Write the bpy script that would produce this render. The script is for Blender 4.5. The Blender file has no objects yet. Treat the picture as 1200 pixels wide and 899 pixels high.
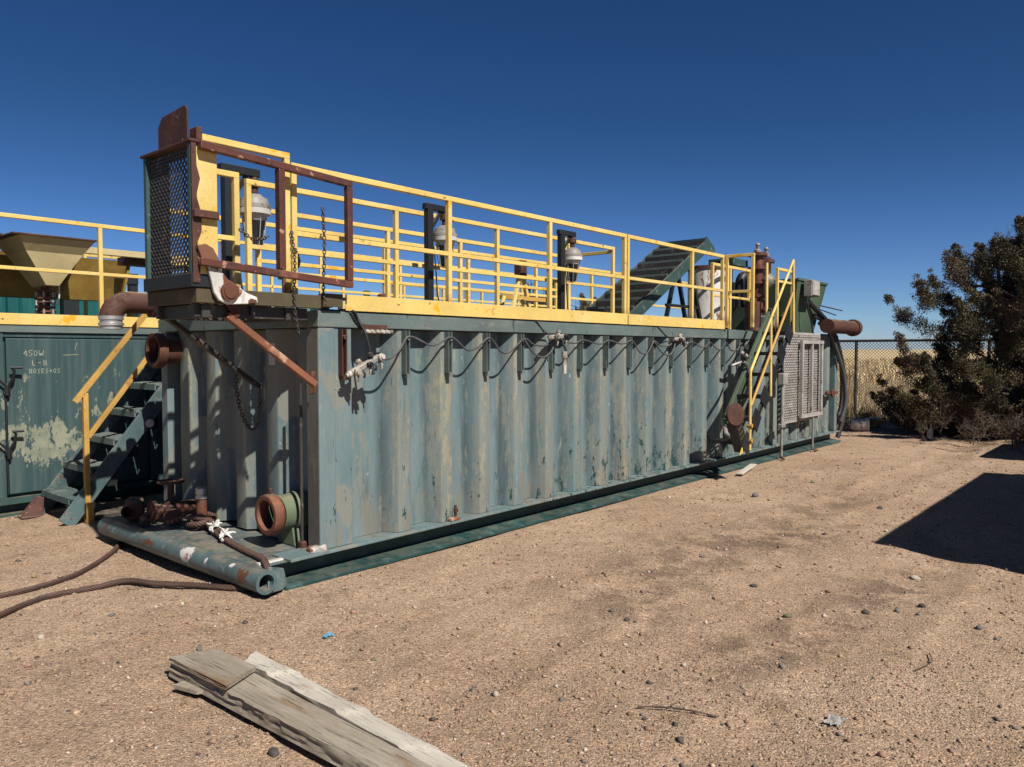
import bpy, math, random
import numpy as np
from mathutils import Vector, Matrix, Quaternion
random.seed(7); rng = np.random.default_rng(7)
R = math.radians
scene = bpy.context.scene
col = scene.collection

# ------------------------------------------------------------------ materials
def new_mat(name):
    m = bpy.data.materials.new(name); m.use_nodes = True
    nt = m.node_tree; nt.nodes.clear()
    out = nt.nodes.new('ShaderNodeOutputMaterial')
    b = nt.nodes.new('ShaderNodeBsdfPrincipled')
    nt.links.new(b.outputs[0], out.inputs[0])
    return m, nt, b
def math_n(nt, op, a, b=None, clamp=False):
    n = nt.nodes.new('ShaderNodeMath'); n.operation = op; n.use_clamp = clamp
    for i, v in enumerate((a, b)):
        if v is None: continue
        if hasattr(v, 'links'): nt.links.new(v, n.inputs[i])
        else: n.inputs[i].default_value = v
    return n.outputs[0]
def mapr(nt, v, a, b, c=0., d=1.):
    n = nt.nodes.new('ShaderNodeMapRange'); n.interpolation_type = 'SMOOTHSTEP'
    nt.links.new(v, n.inputs[0])
    for i, q in enumerate((a, b, c, d)): n.inputs[i+1].default_value = q
    return n.outputs[0]
def mixc(nt, f, a, b, mode='MIX'):
    n = nt.nodes.new('ShaderNodeMix'); n.data_type = 'RGBA'; n.blend_type = mode
    for sock, v in ((n.inputs[0], f), (n.inputs[6], a), (n.inputs[7], b)):
        if hasattr(v, 'links'): nt.links.new(v, sock)
        elif isinstance(v, (int, float)): sock.default_value = v
        else: sock.default_value = (*v, 1)
    return n.outputs[2]
def coords(nt):
    tc = nt.nodes.new('ShaderNodeTexCoord'); oi = nt.nodes.new('ShaderNodeObjectInfo')
    sc = nt.nodes.new('ShaderNodeVectorMath'); sc.operation = 'SCALE'
    cb = nt.nodes.new('ShaderNodeCombineXYZ')
    for i in range(3): nt.links.new(oi.outputs['Random'], cb.inputs[i])
    nt.links.new(cb.outputs[0], sc.inputs[0]); sc.inputs['Scale'].default_value = 13.7
    ad = nt.nodes.new('ShaderNodeVectorMath'); ad.operation = 'ADD'
    nt.links.new(tc.outputs['Object'], ad.inputs[0]); nt.links.new(sc.outputs[0], ad.inputs[1])
    return tc.outputs['Object'], ad.outputs[0]
def noise(nt, vec, scale, detail=5, rough=.6, stretch=(1,1,1), off=0.):
    mp = nt.nodes.new('ShaderNodeMapping'); nt.links.new(vec, mp.inputs[0])
    mp.inputs['Scale'].default_value = stretch; mp.inputs['Location'].default_value = (off, off*.7, off*1.3)
    n = nt.nodes.new('ShaderNodeTexNoise'); nt.links.new(mp.outputs[0], n.inputs['Vector'])
    n.inputs['Scale'].default_value = scale; n.inputs['Detail'].default_value = detail; n.inputs['Roughness'].default_value = rough
    return n.outputs[0]
def layered(name, base, layers=(), rough=.6, metal=0., bump=.15, bscale=40, tint=.25, tscale=1.5, spec=.4, rand=True, dust=.55):
    """base paint, then layers (colour, scale, threshold, softness, stretch, zmask or None, roughness or None)."""
    m, nt, b = new_mat(name)
    obj, rnd = coords(nt); vec = rnd if rand else obj
    c = base
    t = mapr(nt, noise(nt, vec, tscale, 6, .65, off=3.), .3, .7, 1-tint, 1+tint)
    n = nt.nodes.new('ShaderNodeVectorMath'); n.operation = 'SCALE'
    n.inputs[0].default_value = base; nt.links.new(t, n.inputs['Scale']); c = n.outputs[0]
    rg = None; hb = None
    sep = nt.nodes.new('ShaderNodeSeparateXYZ'); nt.links.new(obj, sep.inputs[0])
    for i, L in enumerate(layers):
        colr, scale, thr, soft, st, zm, lr = L[:7]
        f = mapr(nt, noise(nt, vec, scale, 7, .68, st, 11.3*(i+1)), thr, thr+soft)
        if zm:
            f = math_n(nt, 'MULTIPLY', f, mapr(nt, sep.outputs['XYZ'.index(zm[2]) if len(zm) > 2 else 2], zm[0], zm[1]))
        c = mixc(nt, f, c, colr)
        if lr is not None:
            mm = nt.nodes.new('ShaderNodeMix'); nt.links.new(f, mm.inputs[0])
            if rg is None: mm.inputs[2].default_value = rough
            else: nt.links.new(rg, mm.inputs[2])
            mm.inputs[3].default_value = lr; rg = mm.outputs[0]
    sp = mapr(nt, noise(nt, vec, 70., 4, .75, off=71.), .25, .75, .88, 1.12)
    n2 = nt.nodes.new('ShaderNodeVectorMath'); n2.operation = 'SCALE'; nt.links.new(c, n2.inputs[0]); nt.links.new(sp, n2.inputs['Scale']); c = n2.outputs[0]
    if dust:
        ge = nt.nodes.new('ShaderNodeNewGeometry'); sz = nt.nodes.new('ShaderNodeSeparateXYZ'); nt.links.new(ge.outputs['True Normal'], sz.inputs[0])
        f = math_n(nt, 'MULTIPLY', mapr(nt, sz.outputs[2], .6, .95, 0, dust), mapr(nt, noise(nt, vec, 6., 6, .7, off=81.), .36, .60))
        c = mixc(nt, f, c, (.30,.235,.17))
    nt.links.new(c, b.inputs['Base Color'])
    if rg is None: b.inputs['Roughness'].default_value = rough
    else: nt.links.new(rg, b.inputs['Roughness'])
    b.inputs['Metallic'].default_value = metal; b.inputs['Specular IOR Level'].default_value = spec
    if bump:
        bp = nt.nodes.new('ShaderNodeBump'); bp.inputs['Strength'].default_value = bump; bp.inputs['Distance'].default_value = .004
        nt.links.new(noise(nt, vec, bscale, 6, .7), bp.inputs['Height']); nt.links.new(bp.outputs[0], b.inputs['Normal'])
    return m
RUST = (.13,.05,.025); RUSTD = (.06,.024,.016); RUSTO = (.26,.10,.035)
V = (9,9,.55)     # vertical streaks
M = {}
def wall_mat():
    m, nt, b = new_mat('weathered blue grey tank paint')
    obj, _ = coords(nt); sep = nt.nodes.new('ShaderNodeSeparateXYZ'); nt.links.new(obj, sep.inputs[0])
    N = lambda sc, st=(1,1,1), off=0., d=7, r=.68: noise(nt, obj, sc, d, r, st, off)
    a = nt.nodes.new('ShaderNodeAttribute'); a.attribute_name = 'worn'; worn = a.outputs['Fac']   # 1 on the ridges, which chalk first
    a2 = nt.nodes.new('ShaderNodeAttribute'); a2.attribute_name = 'groove_shade'; groove_shade = a2.outputs['Fac']  # shade of each fold's inner corner, painted into the colour
    c = mixc(nt, mapr(nt, N(1.3,(2,2,.5),3.), .35, .65), (.110,.180,.196), (.172,.236,.245))
    c = mixc(nt, mapr(nt, N(2.2,(2.4,2.4,.35),8.), .54, .72), c, (.078,.125,.130))
    c = mixc(nt, mapr(nt, N(30.,(1,1,.5),19.,5,.75), .40, .70, 0, .45), c, (.20,.23,.215))
    gr = math_n(nt,'MULTIPLY',groove_shade,mapr(nt, N(2.6,(2.5,2.5,.45),22.), .28,.58,.25,.85))
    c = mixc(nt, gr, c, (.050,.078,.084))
    fine = math_n(nt,'MULTIPLY',math_n(nt,'SUBTRACT',N(24.,(1.,1.,.45),6.,6,.78),.5),.34)
    chalk = math_n(nt, 'ADD', math_n(nt,'ADD', math_n(nt,'MULTIPLY',worn,.095), fine), math_n(nt,'MULTIPLY',math_n(nt,'ADD',N(1.0,(9,9,.45),14.),N(2.6,(4,4,.8),2.)),.5))
    c = mixc(nt, mapr(nt, chalk, .54, .58, 0, .70), c, (.215,.226,.185))
    c = mixc(nt, mapr(nt, chalk, .64, .66, 0, .8), c, (.31,.29,.205))
    # damp tide marks near the corner, dusty foot, dark chips, pale knocks, rust pips
    c = mixc(nt, math_n(nt,'MULTIPLY',mapr(nt, N(1.9,(1.,1.,.7),27.,4,.5), .56,.58, 0, .8), mapr(nt, sep.outputs[0], 1.6,.5)), c, (.23,.235,.195))
    c = mixc(nt, math_n(nt,'MULTIPLY',mapr(nt, N(1.5,(2.5,2.5,.6),33.), .46,.66), mapr(nt, sep.outputs[2], .75,.22,0,.75)), c, (.20,.175,.13))
    low = mapr(nt, sep.outputs[2], 1.3, .25)
    far = mapr(nt, sep.outputs[0], 0., 5., .35, 1.)
    chip = math_n(nt,'ADD',N(11.,(1.3,1.3,.5),41.,8,.74), math_n(nt,'MULTIPLY',math_n(nt,'MULTIPLY',low,far),.125))
    c = mixc(nt, mapr(nt, chip, .662, .678), c, (.018,.058,.056))
    c = mixc(nt, mapr(nt, N(3.2,(2.,2.,.35),47.,9,.76), .64, .655), c, (.03,.075,.075))
    c = mixc(nt, math_n(nt,'MULTIPLY',mapr(nt, N(6.,(3.,3.,.25),67.,8,.75), .60, .63), mapr(nt, N(1.1,(1,1,.6),69.,3), .42,.6)), c, (.30,.32,.29))
    c = mixc(nt, mapr(nt, N(17.,(1,1,.5),51.,6,.7), .685, .70), c, (.48,.49,.44))
    c = mixc(nt, mapr(nt, N(21.,(1,1,.6),57.,5), .735, .75), c, RUSTD)
    nt.links.new(c, b.inputs['Base Color']); b.inputs['Roughness'].default_value = .6; b.inputs['Specular IOR Level'].default_value = .35
    bp = nt.nodes.new('ShaderNodeBump'); bp.inputs['Strength'].default_value = .3; bp.inputs['Distance'].default_value = .006
    nt.links.new(math_n(nt,'ADD',N(3.,(1.5,1.5,.7),61.),math_n(nt,'MULTIPLY',N(40.,(1,1,1),63.),.12)), bp.inputs['Height']); nt.links.new(bp.outputs[0], b.inputs['Normal'])
    return m
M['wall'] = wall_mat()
M['beam'] = layered('weathered grey green beam paint', (.125,.165,.155), [
    ((.19,.195,.165), 3., .52, .2, (1,1,3), None, .8),
    ((.05,.07,.065), 6., .62, .04, (2,2,.5), None, None),
    (RUST, 13., .68, .03, (1,1,1), None, .9)], rough=.6, tint=.2, rand=False)
M['post'] = layered('dirty grey post paint with end face shade', (.135,.125,.108), [
    ((.24,.22,.18), 2., .52, .2, (3,3,.7), None, .85),
    ((.06,.07,.065), 9., .66, .04, (1,1,.5), None, None),
    (RUST, 16., .69, .03, (1,1,1), None, .9)], rough=.7, tint=.2, rand=False)
M['deep'] = layered('deep green grey paint', (.040,.078,.070), [
    ((.11,.15,.135), 5., .57, .08, (1,1,1), None, .8),
    (RUST, 9., .66, .04, (1,1,1), None, .9),
    ((.28,.24,.17), 5., .58, .2, (1,1,1), (.10,.01), .95)], rough=.5, tint=.25)
M['skid_teal'] = layered('dark teal skid paint', (.016,.060,.058), [((.05,.11,.105), 4., .52, .12, (1,1,1), None, .6), (RUST, 11., .66, .03, (1,1,1), None, .9), ((.22,.18,.13), 4., .60, .15, (1,1,1), (.05,.01), .95)], rough=.45, dust=.22)
M['skid'] = layered('scuffed blue green skid paint', (.075,.12,.125), [
    ((.17,.20,.20), 9., .58, .05, (1,1,1), None, .7),
    ((.13,.17,.17), 3., .52, .12, (1,1,1), None, .7),
    ((.25,.215,.16), 2.2, .56, .16, (1,1,1), None, .9),
    (RUST, 10., .63, .03, (1,1,1), None, .9),
    ((.55,.55,.5), 7., .72, .02, (1,1,1), None, .8)], rough=.45, tint=.3)
def spots(base_name, name, marks):
    m = M[base_name].copy(); m.name = name; nt = m.node_tree; b = next(n for n in nt.nodes if n.type == 'BSDF_PRINCIPLED')
    src = b.inputs['Base Color'].links[0].from_socket; c = src; tc = nt.nodes.new('ShaderNodeTexCoord'); vec = tc.outputs['Object']
    for (p, rad, colr, thr) in marks:
        mp = nt.nodes.new('ShaderNodeMapping'); mp.vector_type = 'TEXTURE'; mp.inputs['Location'].default_value = p; mp.inputs['Scale'].default_value = rad; nt.links.new(vec, mp.inputs[0])
        l = nt.nodes.new('ShaderNodeVectorMath'); l.operation = 'LENGTH'; nt.links.new(mp.outputs[0], l.inputs[0])
        d = math_n(nt, 'ADD', l.outputs['Value'], math_n(nt, 'MULTIPLY', noise(nt, vec, 22., 6, .7, off=p[1]*9), 1.6))
        c = mixc(nt, mapr(nt, d, thr+.12, thr), c, colr)
    nt.links.new(c, b.inputs['Base Color']); return m
WHT = (.60,.58,.55)
M['skidpipe'] = spots('skid', 'scuffed skid pipe paint', [((-.63,.86,.17),(.085,.12,.09),WHT,1.45),((-.63,.84,.15),(.05,.07,.06),(.30,.16,.12),1.35),((-.62,.20,.19),(.03,.05,.05),WHT,1.4),((-.64,.55,.18),(.03,.03,.04),WHT,1.35),
    ((-.60,.02,.15),(.12,.14,.10),RUST,1.35),((-.60,2.35,.15),(.12,.12,.10),RUST,1.3),((-.64,1.5,.16),(.05,.25,.05),RUST,1.25)])
M['hinge'] = None
M['teal'] = layered('fresh teal paint', (.008,.10,.098), [((.03,.15,.14), 2., .5, .2, V, None, None), (RUST, 9., .7, .03, (1,1,1), None, .9)], rough=.45, tint=.15)
M['yellow'] = layered('weathered yellow paint', (.74,.53,.155), [
    ((.80,.62,.26), 2., .48, .25, (1,1,1), None, .75),
    ((.74,.40,.02), 2.6, .60, .03, (1,1,1), None, .5),
    ((.40,.22,.06), 9., .63, .08, (1,1,1), None, .9),
    (RUST, 13., .65, .02, (1,1,1), None, .95), ((.16,.08,.04), 48., .665, .03, (1,1,1), None, .95)], rough=.55, tint=.12)
M['yellow_post'] = layered('weathered yellow post paint', (.74,.53,.155), [
    ((.80,.62,.26), 2., .48, .25, (1,1,1), None, .75),
    ((.74,.40,.02), 2.6, .60, .03, (1,1,1), None, .5),
    ((.40,.22,.06), 9., .63, .08, (1,1,1), None, .9),
    (RUST, 20., .68, .02, (1,1,1), None, .95), ((.20,.085,.035), 9., .42, .10, (1,1,.6), (.22,.02), .95)], rough=.55, tint=.12)
M['yellow_old'] = layered('orange stained yellow paint', (.50,.29,.065), [
    ((.58,.38,.11), 3., .5, .2, (1,1,1), None, .75),
    ((.27,.11,.03), 5., .58, .10, (1,1,1), None, .9),
    (RUST, 17., .66, .03, (1,1,1), None, .95)], rough=.6, tint=.2)
M['cream'] = layered('faded cream yellow paint', (.50,.41,.21), [((.36,.25,.09), 3., .55, .2, (2,2,.6), None, .8), ((.12,.06,.03), 13., .68, .03, (1,1,1), None, .9)], rough=.65, tint=.15)
M['ochre'] = layered('dark ochre paint', (.25,.15,.025), [((.33,.22,.05), 3., .5, .2, (1,1,1), None, .8), (RUST, 8., .66, .03, (1,1,1), None, .9)], rough=.65)
M['rust'] = layered('brown rusted steel', (.082,.032,.022), [
    ((.14,.058,.032), 4., .5, .2, (1,1,1), None, .8), (RUSTD, 7., .54, .1, (1,1,1), None, .9), ((.05,.022,.016), 38., .60, .06, (1,1,1), None, .9), ((.34,.21,.13), 19., .64, .04, (1,1,1), None, .9)], rough=.7, tint=.3, bump=.3)
M['rust_red'] = layered('red oxide primed steel', (.125,.044,.030), [
    ((.25,.105,.065), 4., .55, .12, (1,1,1), None, .5), ((.06,.026,.02), 7., .52, .10, (1,1,1), None, .8), ((.42,.24,.17), 11., .62, .05, (1,1,1), None, .7)], rough=.42, tint=.25, bump=.2)
M['rust_orange'] = layered('orange rusted casting', (.145,.052,.028), [((.25,.095,.05), 6., .5, .2, (1,1,1), None, .8), (RUSTD, 9., .6, .1, (1,1,1), None, .9)], rough=.7, bump=.3)
M['rust_bright'] = layered('rubbed coppery rusted bar', (.24,.095,.05), [((.55,.36,.24), 2.5, .53, .10, (1,1,1), None, .5), (RUST, 6., .57, .1, (1,1,1), None, .8)], rough=.5, bump=.25)
M['moss'] = layered('chalky olive green paint', (.115,.15,.085), [((.17,.20,.13), 5., .52, .2, (1,1,1), None, .8), ((.05,.08,.05), 8., .63, .05, (1,1,1), None, None)], rough=.7)
M['hopper_green'] = layered('dull green steel paint', (.062,.10,.062), [((.10,.13,.08), 3., .5, .2, V, None, .8), (RUST, 8., .68, .04, (1,1,1), None, .9)], rough=.6)
M['galv'] = layered('dull galvanised steel', (.40,.375,.345), [((.55,.53,.50), 5., .5, .2, (1,1,1), None, None), ((.20,.13,.09), 8., .56, .10, (1,1,1), None, .9)], rough=.6, metal=.15, bump=.2)
M['white'] = layered('dirty white paint', (.66,.64,.60), [((.40,.34,.28), 4., .55, .2, (1,1,.6), None, .8), (RUST, 7., .63, .05, (1,1,.6), None, .9)], rough=.55)
M['white_rust'] = layered('white paint peeling to rust', (.68,.66,.62), [((.45,.38,.32), 3., .52, .15, (2,2,.5), None, .8), ((.17,.06,.03), 3.4, .545, .04, (1.6,1.6,.6), None, .9)], rough=.6)
M['offwhite'] = layered('grimy off white plastic', (.46,.43,.37), [((.20,.165,.125), 14., .50, .12, (1,1,1), None, .8)], rough=.6)
M['lampgrey'] = layered('pale grey lamp casting', (.26,.248,.225), [((.14,.12,.10), 9., .52, .12, (1,1,1), None, .8)], rough=.5)
M['black'] = layered('black steel paint', (.014,.016,.018), [((.05,.05,.048), 4., .6, .15, (1,1,1), None, .8)], rough=.5)
M['rubber'] = layered('black rubber', (.022,.022,.023), [((.09,.085,.075), 5., .58, .2, (1,1,1), None, .9)], rough=.6)
M['cable'] = layered('dusty grey cable', (.075,.08,.082), [((.16,.155,.14), 6., .55, .2, (1,1,1), None, .9)], rough=.6)
M['alu'] = layered('dull aluminium', (.55,.54,.52), [((.3,.28,.25), 9., .6, .15, (1,1,1), None, .8)], rough=.4, metal=.7)
M['chain'] = layered('bare chain steel', (.11,.095,.085), [(RUST, 12., .5, .15, (1,1,1), None, .9)], rough=.4, metal=.6, bump=0)
M['brace'] = layered('worn brown and bare steel bar', (.05,.045,.04), [((.16,.12,.09), 9., .55, .1, (1,1,1), None, .5)], rough=.5)
M['olive'] = layered('dark olive stained steel', (.075,.06,.03), [((.16,.12,.045), 4., .55, .15, (1,1,1), None, .8), (RUSTD, 8., .6, .1, (1,1,1), None, .9)], rough=.7)
M['rope'] = layered('rusted steel wire rope', (.085,.046,.034), [((.055,.034,.03), 5., .55, .15, (1,1,1), None, .8), ((.15,.08,.055), 30., .6, .1, (1,1,1), None, .8)], rough=.6, bump=0, dust=.12)
M['paper'] = layered('sun faded paper', (.50,.46,.48), [((.40,.36,.38), 9., .6, .2, (1,1,1), None, None)], rough=.7, bump=0)
M['redink'] = layered('faded red print', (.30,.05,.06), rough=.7, bump=0)
M['chalk'] = layered('worn paint marker', (.32,.34,.27), [((.2,.25,.22), 30., .55, .1, (1,1,1), None, None)], rough=.9, bump=0)
M['blueplastic'] = layered('sky blue plastic', (.06,.30,.48), rough=.35, bump=0)
M['tan_plastic'] = layered('amber plastic', (.42,.24,.05), rough=.4)
M['clear'] = layered('grey clear plastic film', (.42,.42,.42), [((.25,.22,.19), 30., .5, .2, (1,1,1), None, None)], rough=.15, bump=0)
M['twig'] = layered('dry twig bark', (.085,.06,.042), rough=.9)
M['bark'] = layered('shaggy juniper bark', (.085,.06,.045), [((.15,.115,.09), 12., .5, .2, (2,2,.3), None, None)], rough=.95, bump=.5)

def attr_mat(name, rough=.9, sub=0., bump=None):
    m, nt, b = new_mat(name)
    a = nt.nodes.new('ShaderNodeAttribute'); a.attribute_name = 'tone'
    nt.links.new(a.outputs['Color'], b.inputs['Base Color']); b.inputs['Roughness'].default_value = rough
    b.inputs['Specular IOR Level'].default_value = .2
    return m
M['leaf'] = attr_mat('juniper needles'); M['straw'] = attr_mat('dry straw'); M['stone'] = attr_mat('gravel stone', .85)

# weathered timber
def wood(name, base, dark, pale):
    m, nt, b = new_mat(name)
    obj, vec = coords(nt)
    g = noise(nt, vec, 9., 8, .72, (.22, 14, 14)); g2 = noise(nt, vec, 3., 6, .6, (.5, 2, 2), 5.)
    g3 = noise(nt, vec, 16., 6, .75, (.16, 7, 7), 9.)
    c = mixc(nt, mapr(nt, g2, .38, .62), base, pale)
    c = mixc(nt, mapr(nt, g, .48, .78, 0, .8), c, dark)
    c = mixc(nt, mapr(nt, g3, .63, .67), c, (.07,.058,.048))
    c = mixc(nt, mapr(nt, noise(nt, vec, 2.2, 5, .6, (.6,2.5,2.5), 17.), .55, .7), c, (.25,.155,.08))
    nt.links.new(c, b.inputs['Base Color']); b.inputs['Roughness'].default_value = .9; b.inputs['Specular IOR Level'].default_value = .15
    bp = nt.nodes.new('ShaderNodeBump'); bp.inputs['Strength'].default_value = .8; bp.inputs['Distance'].default_value = .007
    nt.links.new(math_n(nt, 'ADD', g, math_n(nt, 'MULTIPLY', mapr(nt, g3, .58, .68), -1.2)), bp.inputs['Height']); nt.links.new(bp.outputs[0], b.inputs['Normal'])
    return m
M['wood'] = wood('grey weathered timber', (.32,.275,.21), (.125,.10,.075), (.42,.37,.29))
M['wood_pale'] = wood('pale bleached timber', (.54,.49,.41), (.26,.225,.18), (.64,.59,.50))

# ground
def ground_mat():
    m, nt, b = new_mat('sandy gravel soil')
    tc = nt.nodes.new('ShaderNodeTexCoord'); vec = tc.outputs['Object']
    sep = nt.nodes.new('ShaderNodeSeparateXYZ'); nt.links.new(vec, sep.inputs[0])
    c = mixc(nt, mapr(nt, noise(nt, vec, .55, 6, .6), .35, .65), (.380,.264,.182), (.455,.328,.232))
    c = mixc(nt, mapr(nt, noise(nt, vec, 2.3, 6, .65, off=4.), .50, .72), c, (.31,.218,.148))
    c = mixc(nt, mapr(nt, noise(nt, vec, 7., 6, .7, (1,1,1), 8.), .55, .75), c, (.49,.368,.266))
    # damp / oil patch in the middle of the yard and faint ruts
    def blob(cx, cy, rx, ry, rot):
        mp = nt.nodes.new('ShaderNodeMapping'); mp.vector_type = 'TEXTURE'
        mp.inputs['Location'].default_value = (cx, cy, 0); mp.inputs['Rotation'].default_value = (0,0,R(rot)); mp.inputs['Scale'].default_value = (rx, ry, 1)
        nt.links.new(vec, mp.inputs[0])
        l = nt.nodes.new('ShaderNodeVectorMath'); l.operation = 'LENGTH'; nt.links.new(mp.outputs[0], l.inputs[0])
        return mapr(nt, l.outputs['Value'], 1., .25)
    for bl, k, thr in ((blob(3.3,-2.0,2.2,.8,-20), .8, .43), (blob(1.6,-2.0,1.7,.8,10), .7, .45), (blob(5.6,-1.9,2.2,.5,0), .6, .44), (blob(1.0,-3.2,1.6,.4,-12), .8, .46), (blob(2.6,-3.4,1.6,.35,-8), .8, .45)):
        f = math_n(nt, 'MULTIPLY', bl, mapr(nt, noise(nt, vec, 3.4, 7, .7, off=thr*40), thr, thr+.14, 0, k))
        c = mixc(nt, f, c, (.165,.115,.083))
    # grains
    v = nt.nodes.new('ShaderNodeTexVoronoi'); v.inputs['Scale'].default_value = 95; nt.links.new(vec, v.inputs['Vector'])
    cr = nt.nodes.new('ShaderNodeValToRGB'); s2 = nt.nodes.new('ShaderNodeSeparateColor'); nt.links.new(v.outputs['Color'], s2.inputs[0]); nt.links.new(s2.outputs[0], cr.inputs[0])
    e = cr.color_ramp.elements; e[0].position = 0; e[0].color = (.34,.33,.33,1); e[1].position = 1; e[1].color = (1.75,1.68,1.62,1)
    for p, q in ((.12,.74),(.5,1.0),(.84,1.14)):
        x = e.new(p); x.color = (q,q,q*.98,1)
    c = mixc(nt, .85, c, cr.outputs[0], 'MULTIPLY')
    v2 = nt.nodes.new('ShaderNodeTexVoronoi'); v2.inputs['Scale'].default_value = 260; nt.links.new(vec, v2.inputs['Vector'])
    s3 = nt.nodes.new('ShaderNodeSeparateColor'); nt.links.new(v2.outputs['Color'], s3.inputs[0])
    k = mapr(nt, s3.outputs[1], 0, 1, .62, 1.38)
    cc = nt.nodes.new('ShaderNodeCombineColor'); [nt.links.new(k, cc.inputs[i]) for i in range(3)]
    c = mixc(nt, .75, c, cc.outputs[0], 'MULTIPLY')
    # dry grass field beyond the fence
    gx = mapr(nt, math_n(nt, 'ADD', sep.outputs[0], math_n(nt, 'MULTIPLY', noise(nt, vec, .8, 4), 2.)), 18.3, 19.6)
    fld = mixc(nt, noise(nt, vec, .25, 7, .7, (1,1,1), 2.), (.52,.39,.21), (.64,.50,.29))
    c = mixc(nt, gx, c, fld)
    nt.links.new(c, b.inputs['Base Color']); b.inputs['Roughness'].default_value = .95; b.inputs['Specular IOR Level'].default_value = .12
    h = math_n(nt, 'ADD', math_n(nt, 'MULTIPLY', noise(nt, vec, 22, 8, .75), 1.), math_n(nt, 'MULTIPLY', v.outputs['Distance'], -.55))
    bp = nt.nodes.new('ShaderNodeBump'); bp.inputs['Strength'].default_value = .75; bp.inputs['Distance'].default_value = .016
    nt.links.new(h, bp.inputs['Height']); nt.links.new(bp.outputs[0], b.inputs['Normal'])
    return m
M['ground'] = ground_mat()

# ------------------------------------------------------------------ mesh building
class MB:
    def __init__(s): s.v = []; s.f = []
    def add(s, vs, fs):
        o = len(s.v); s.v += [tuple(p) for p in vs]; s.f += [tuple(i+o for i in f) for f in fs]; return s
    def box(s, x0, x1, y0, y1, z0, z1):
        return s.add([(x,y,z) for x in (x0,x1) for y in (y0,y1) for z in (z0,z1)],
                     [(0,1,3,2),(4,6,7,5),(0,4,5,1),(2,3,7,6),(0,2,6,4),(1,5,7,3)])
    def bar(s, a, b, w=.05, h=.05, up=(0,0,1), ext=0.):
        a = Vector(a); b = Vector(b); d = (b-a).normalized(); a = a-d*ext; b = b+d*ext
        u = Vector(up)
        if abs(d.dot(u)) > .97: u = Vector((1,0,0))
        sd = d.cross(u).normalized(); u = sd.cross(d).normalized()
        vs = [p+sd*(i*w/2)+u*(j*h/2) for p in (a,b) for i,j in ((-1,-1),(1,-1),(1,1),(-1,1))]
        return s.add(vs, [(0,1,2,3),(7,6,5,4),(0,4,5,1),(1,5,6,2),(2,6,7,3),(3,7,4,0)])
    def tube(s, path, r, n=10, closed=False, caps=True, twist=0.):
        P = [Vector(p) for p in path]; k = len(P)
        rr = r if hasattr(r, '__len__') else [r]*k
        t0 = (P[1]-P[0]).normalized(); ref = Vector((0,0,1)) if abs(t0.z) < .9 else Vector((1,0,0))
        nrm = t0.cross(ref).normalized(); vs = []; prev = t0
        for i in range(k):
            if closed: t = (P[(i+1)%k]-P[i-1]).normalized()
            else: t = (P[min(i+1,k-1)]-P[max(i-1,0)]).normalized()
            nrm = (prev.rotation_difference(t) @ nrm); nrm = (nrm - t*nrm.dot(t)).normalized(); prev = t
            bn = t.cross(nrm)
            for j in range(n):
                a = 2*math.pi*j/n + twist*i
                vs.append(P[i]+(nrm*math.cos(a)+bn*math.sin(a))*rr[i])
        fs = []
        for i in range(k if closed else k-1):
            for j in range(n):
                a = i*n+j; b_ = i*n+(j+1)%n; c = ((i+1)%k)*n+(j+1)%n; d = ((i+1)%k)*n+j
                fs.append((a,b_,c,d))
        if caps and not closed:
            fs.append(tuple(range(n-1,-1,-1))); fs.append(tuple((k-1)*n+j for j in range(n)))
        return s.add(vs, fs)
    def lathe(s, a, d, prof, n=24, cap0=False, cap1=False):
        a = Vector(a); d = Vector(d).normalized(); ref = Vector((0,0,1)) if abs(d.z) < .9 else Vector((1,0,0))
        u = d.cross(ref).normalized(); w = d.cross(u); vs = []; fs = []
        for (t, r) in prof:
            for j in range(n):
                q = 2*math.pi*j/n; vs.append(a+d*t+(u*math.cos(q)+w*math.sin(q))*r)
        for i in range(len(prof)-1):
            for j in range(n): fs.append((i*n+j, i*n+(j+1)%n, (i+1)*n+(j+1)%n, (i+1)*n+j))
        if cap0: fs.append(tuple(range(n-1,-1,-1)))
        if cap1: fs.append(tuple((len(prof)-1)*n+j for j in range(n)))
        return s.add(vs, fs)
    def cyl(s, a, b, r, n=16, r2=None):
        a = Vector(a); b = Vector(b); L = (b-a).length
        return s.lathe(a, b-a, [(0,r),(L,r if r2 is None else r2)], n, True, True)
    def prism(s, poly, vec):
        n = len(poly); v = Vector(vec); p = [Vector(q) for q in poly]
        return s.add(p+[q+v for q in p], [tuple(range(n-1,-1,-1)), tuple(range(n,2*n))]+[(i,(i+1)%n,n+(i+1)%n,n+i) for i in range(n)])
    def build(s, name, mat, parent=None, smooth=None, bevel=0., seg=1):
        me = bpy.data.meshes.new(name)
        L = parent_loc(parent)
        me.from_pydata([(x-L[0], y-L[1], z-L[2]) for x,y,z in s.v], [], s.f); me.validate()
        me.materials.append(M[mat] if isinstance(mat, str) else mat)
        o = bpy.data.objects.new(name, me); col.objects.link(o)
        if parent is not None: o.parent = parent
        import bmesh
        bm = bmesh.new(); bm.from_mesh(me); bmesh.ops.recalc_face_normals(bm, faces=bm.faces); bm.to_mesh(me); bm.free()
        if bevel:
            md = o.modifiers.new('bevel', 'BEVEL'); md.width = bevel; md.segments = seg; md.limit_method = 'ANGLE'; md.angle_limit = R(40)
        if smooth is not None:
            me.polygons.foreach_set('use_smooth', [True]*len(me.polygons)); me.set_sharp_from_angle(angle=R(smooth))
        return o
ROOTLOC = {}
def parent_loc(p):
    while p is not None:
        if p.name in ROOTLOC: return ROOTLOC[p.name]
        p = p.parent
    return (0,0,0)
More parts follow.
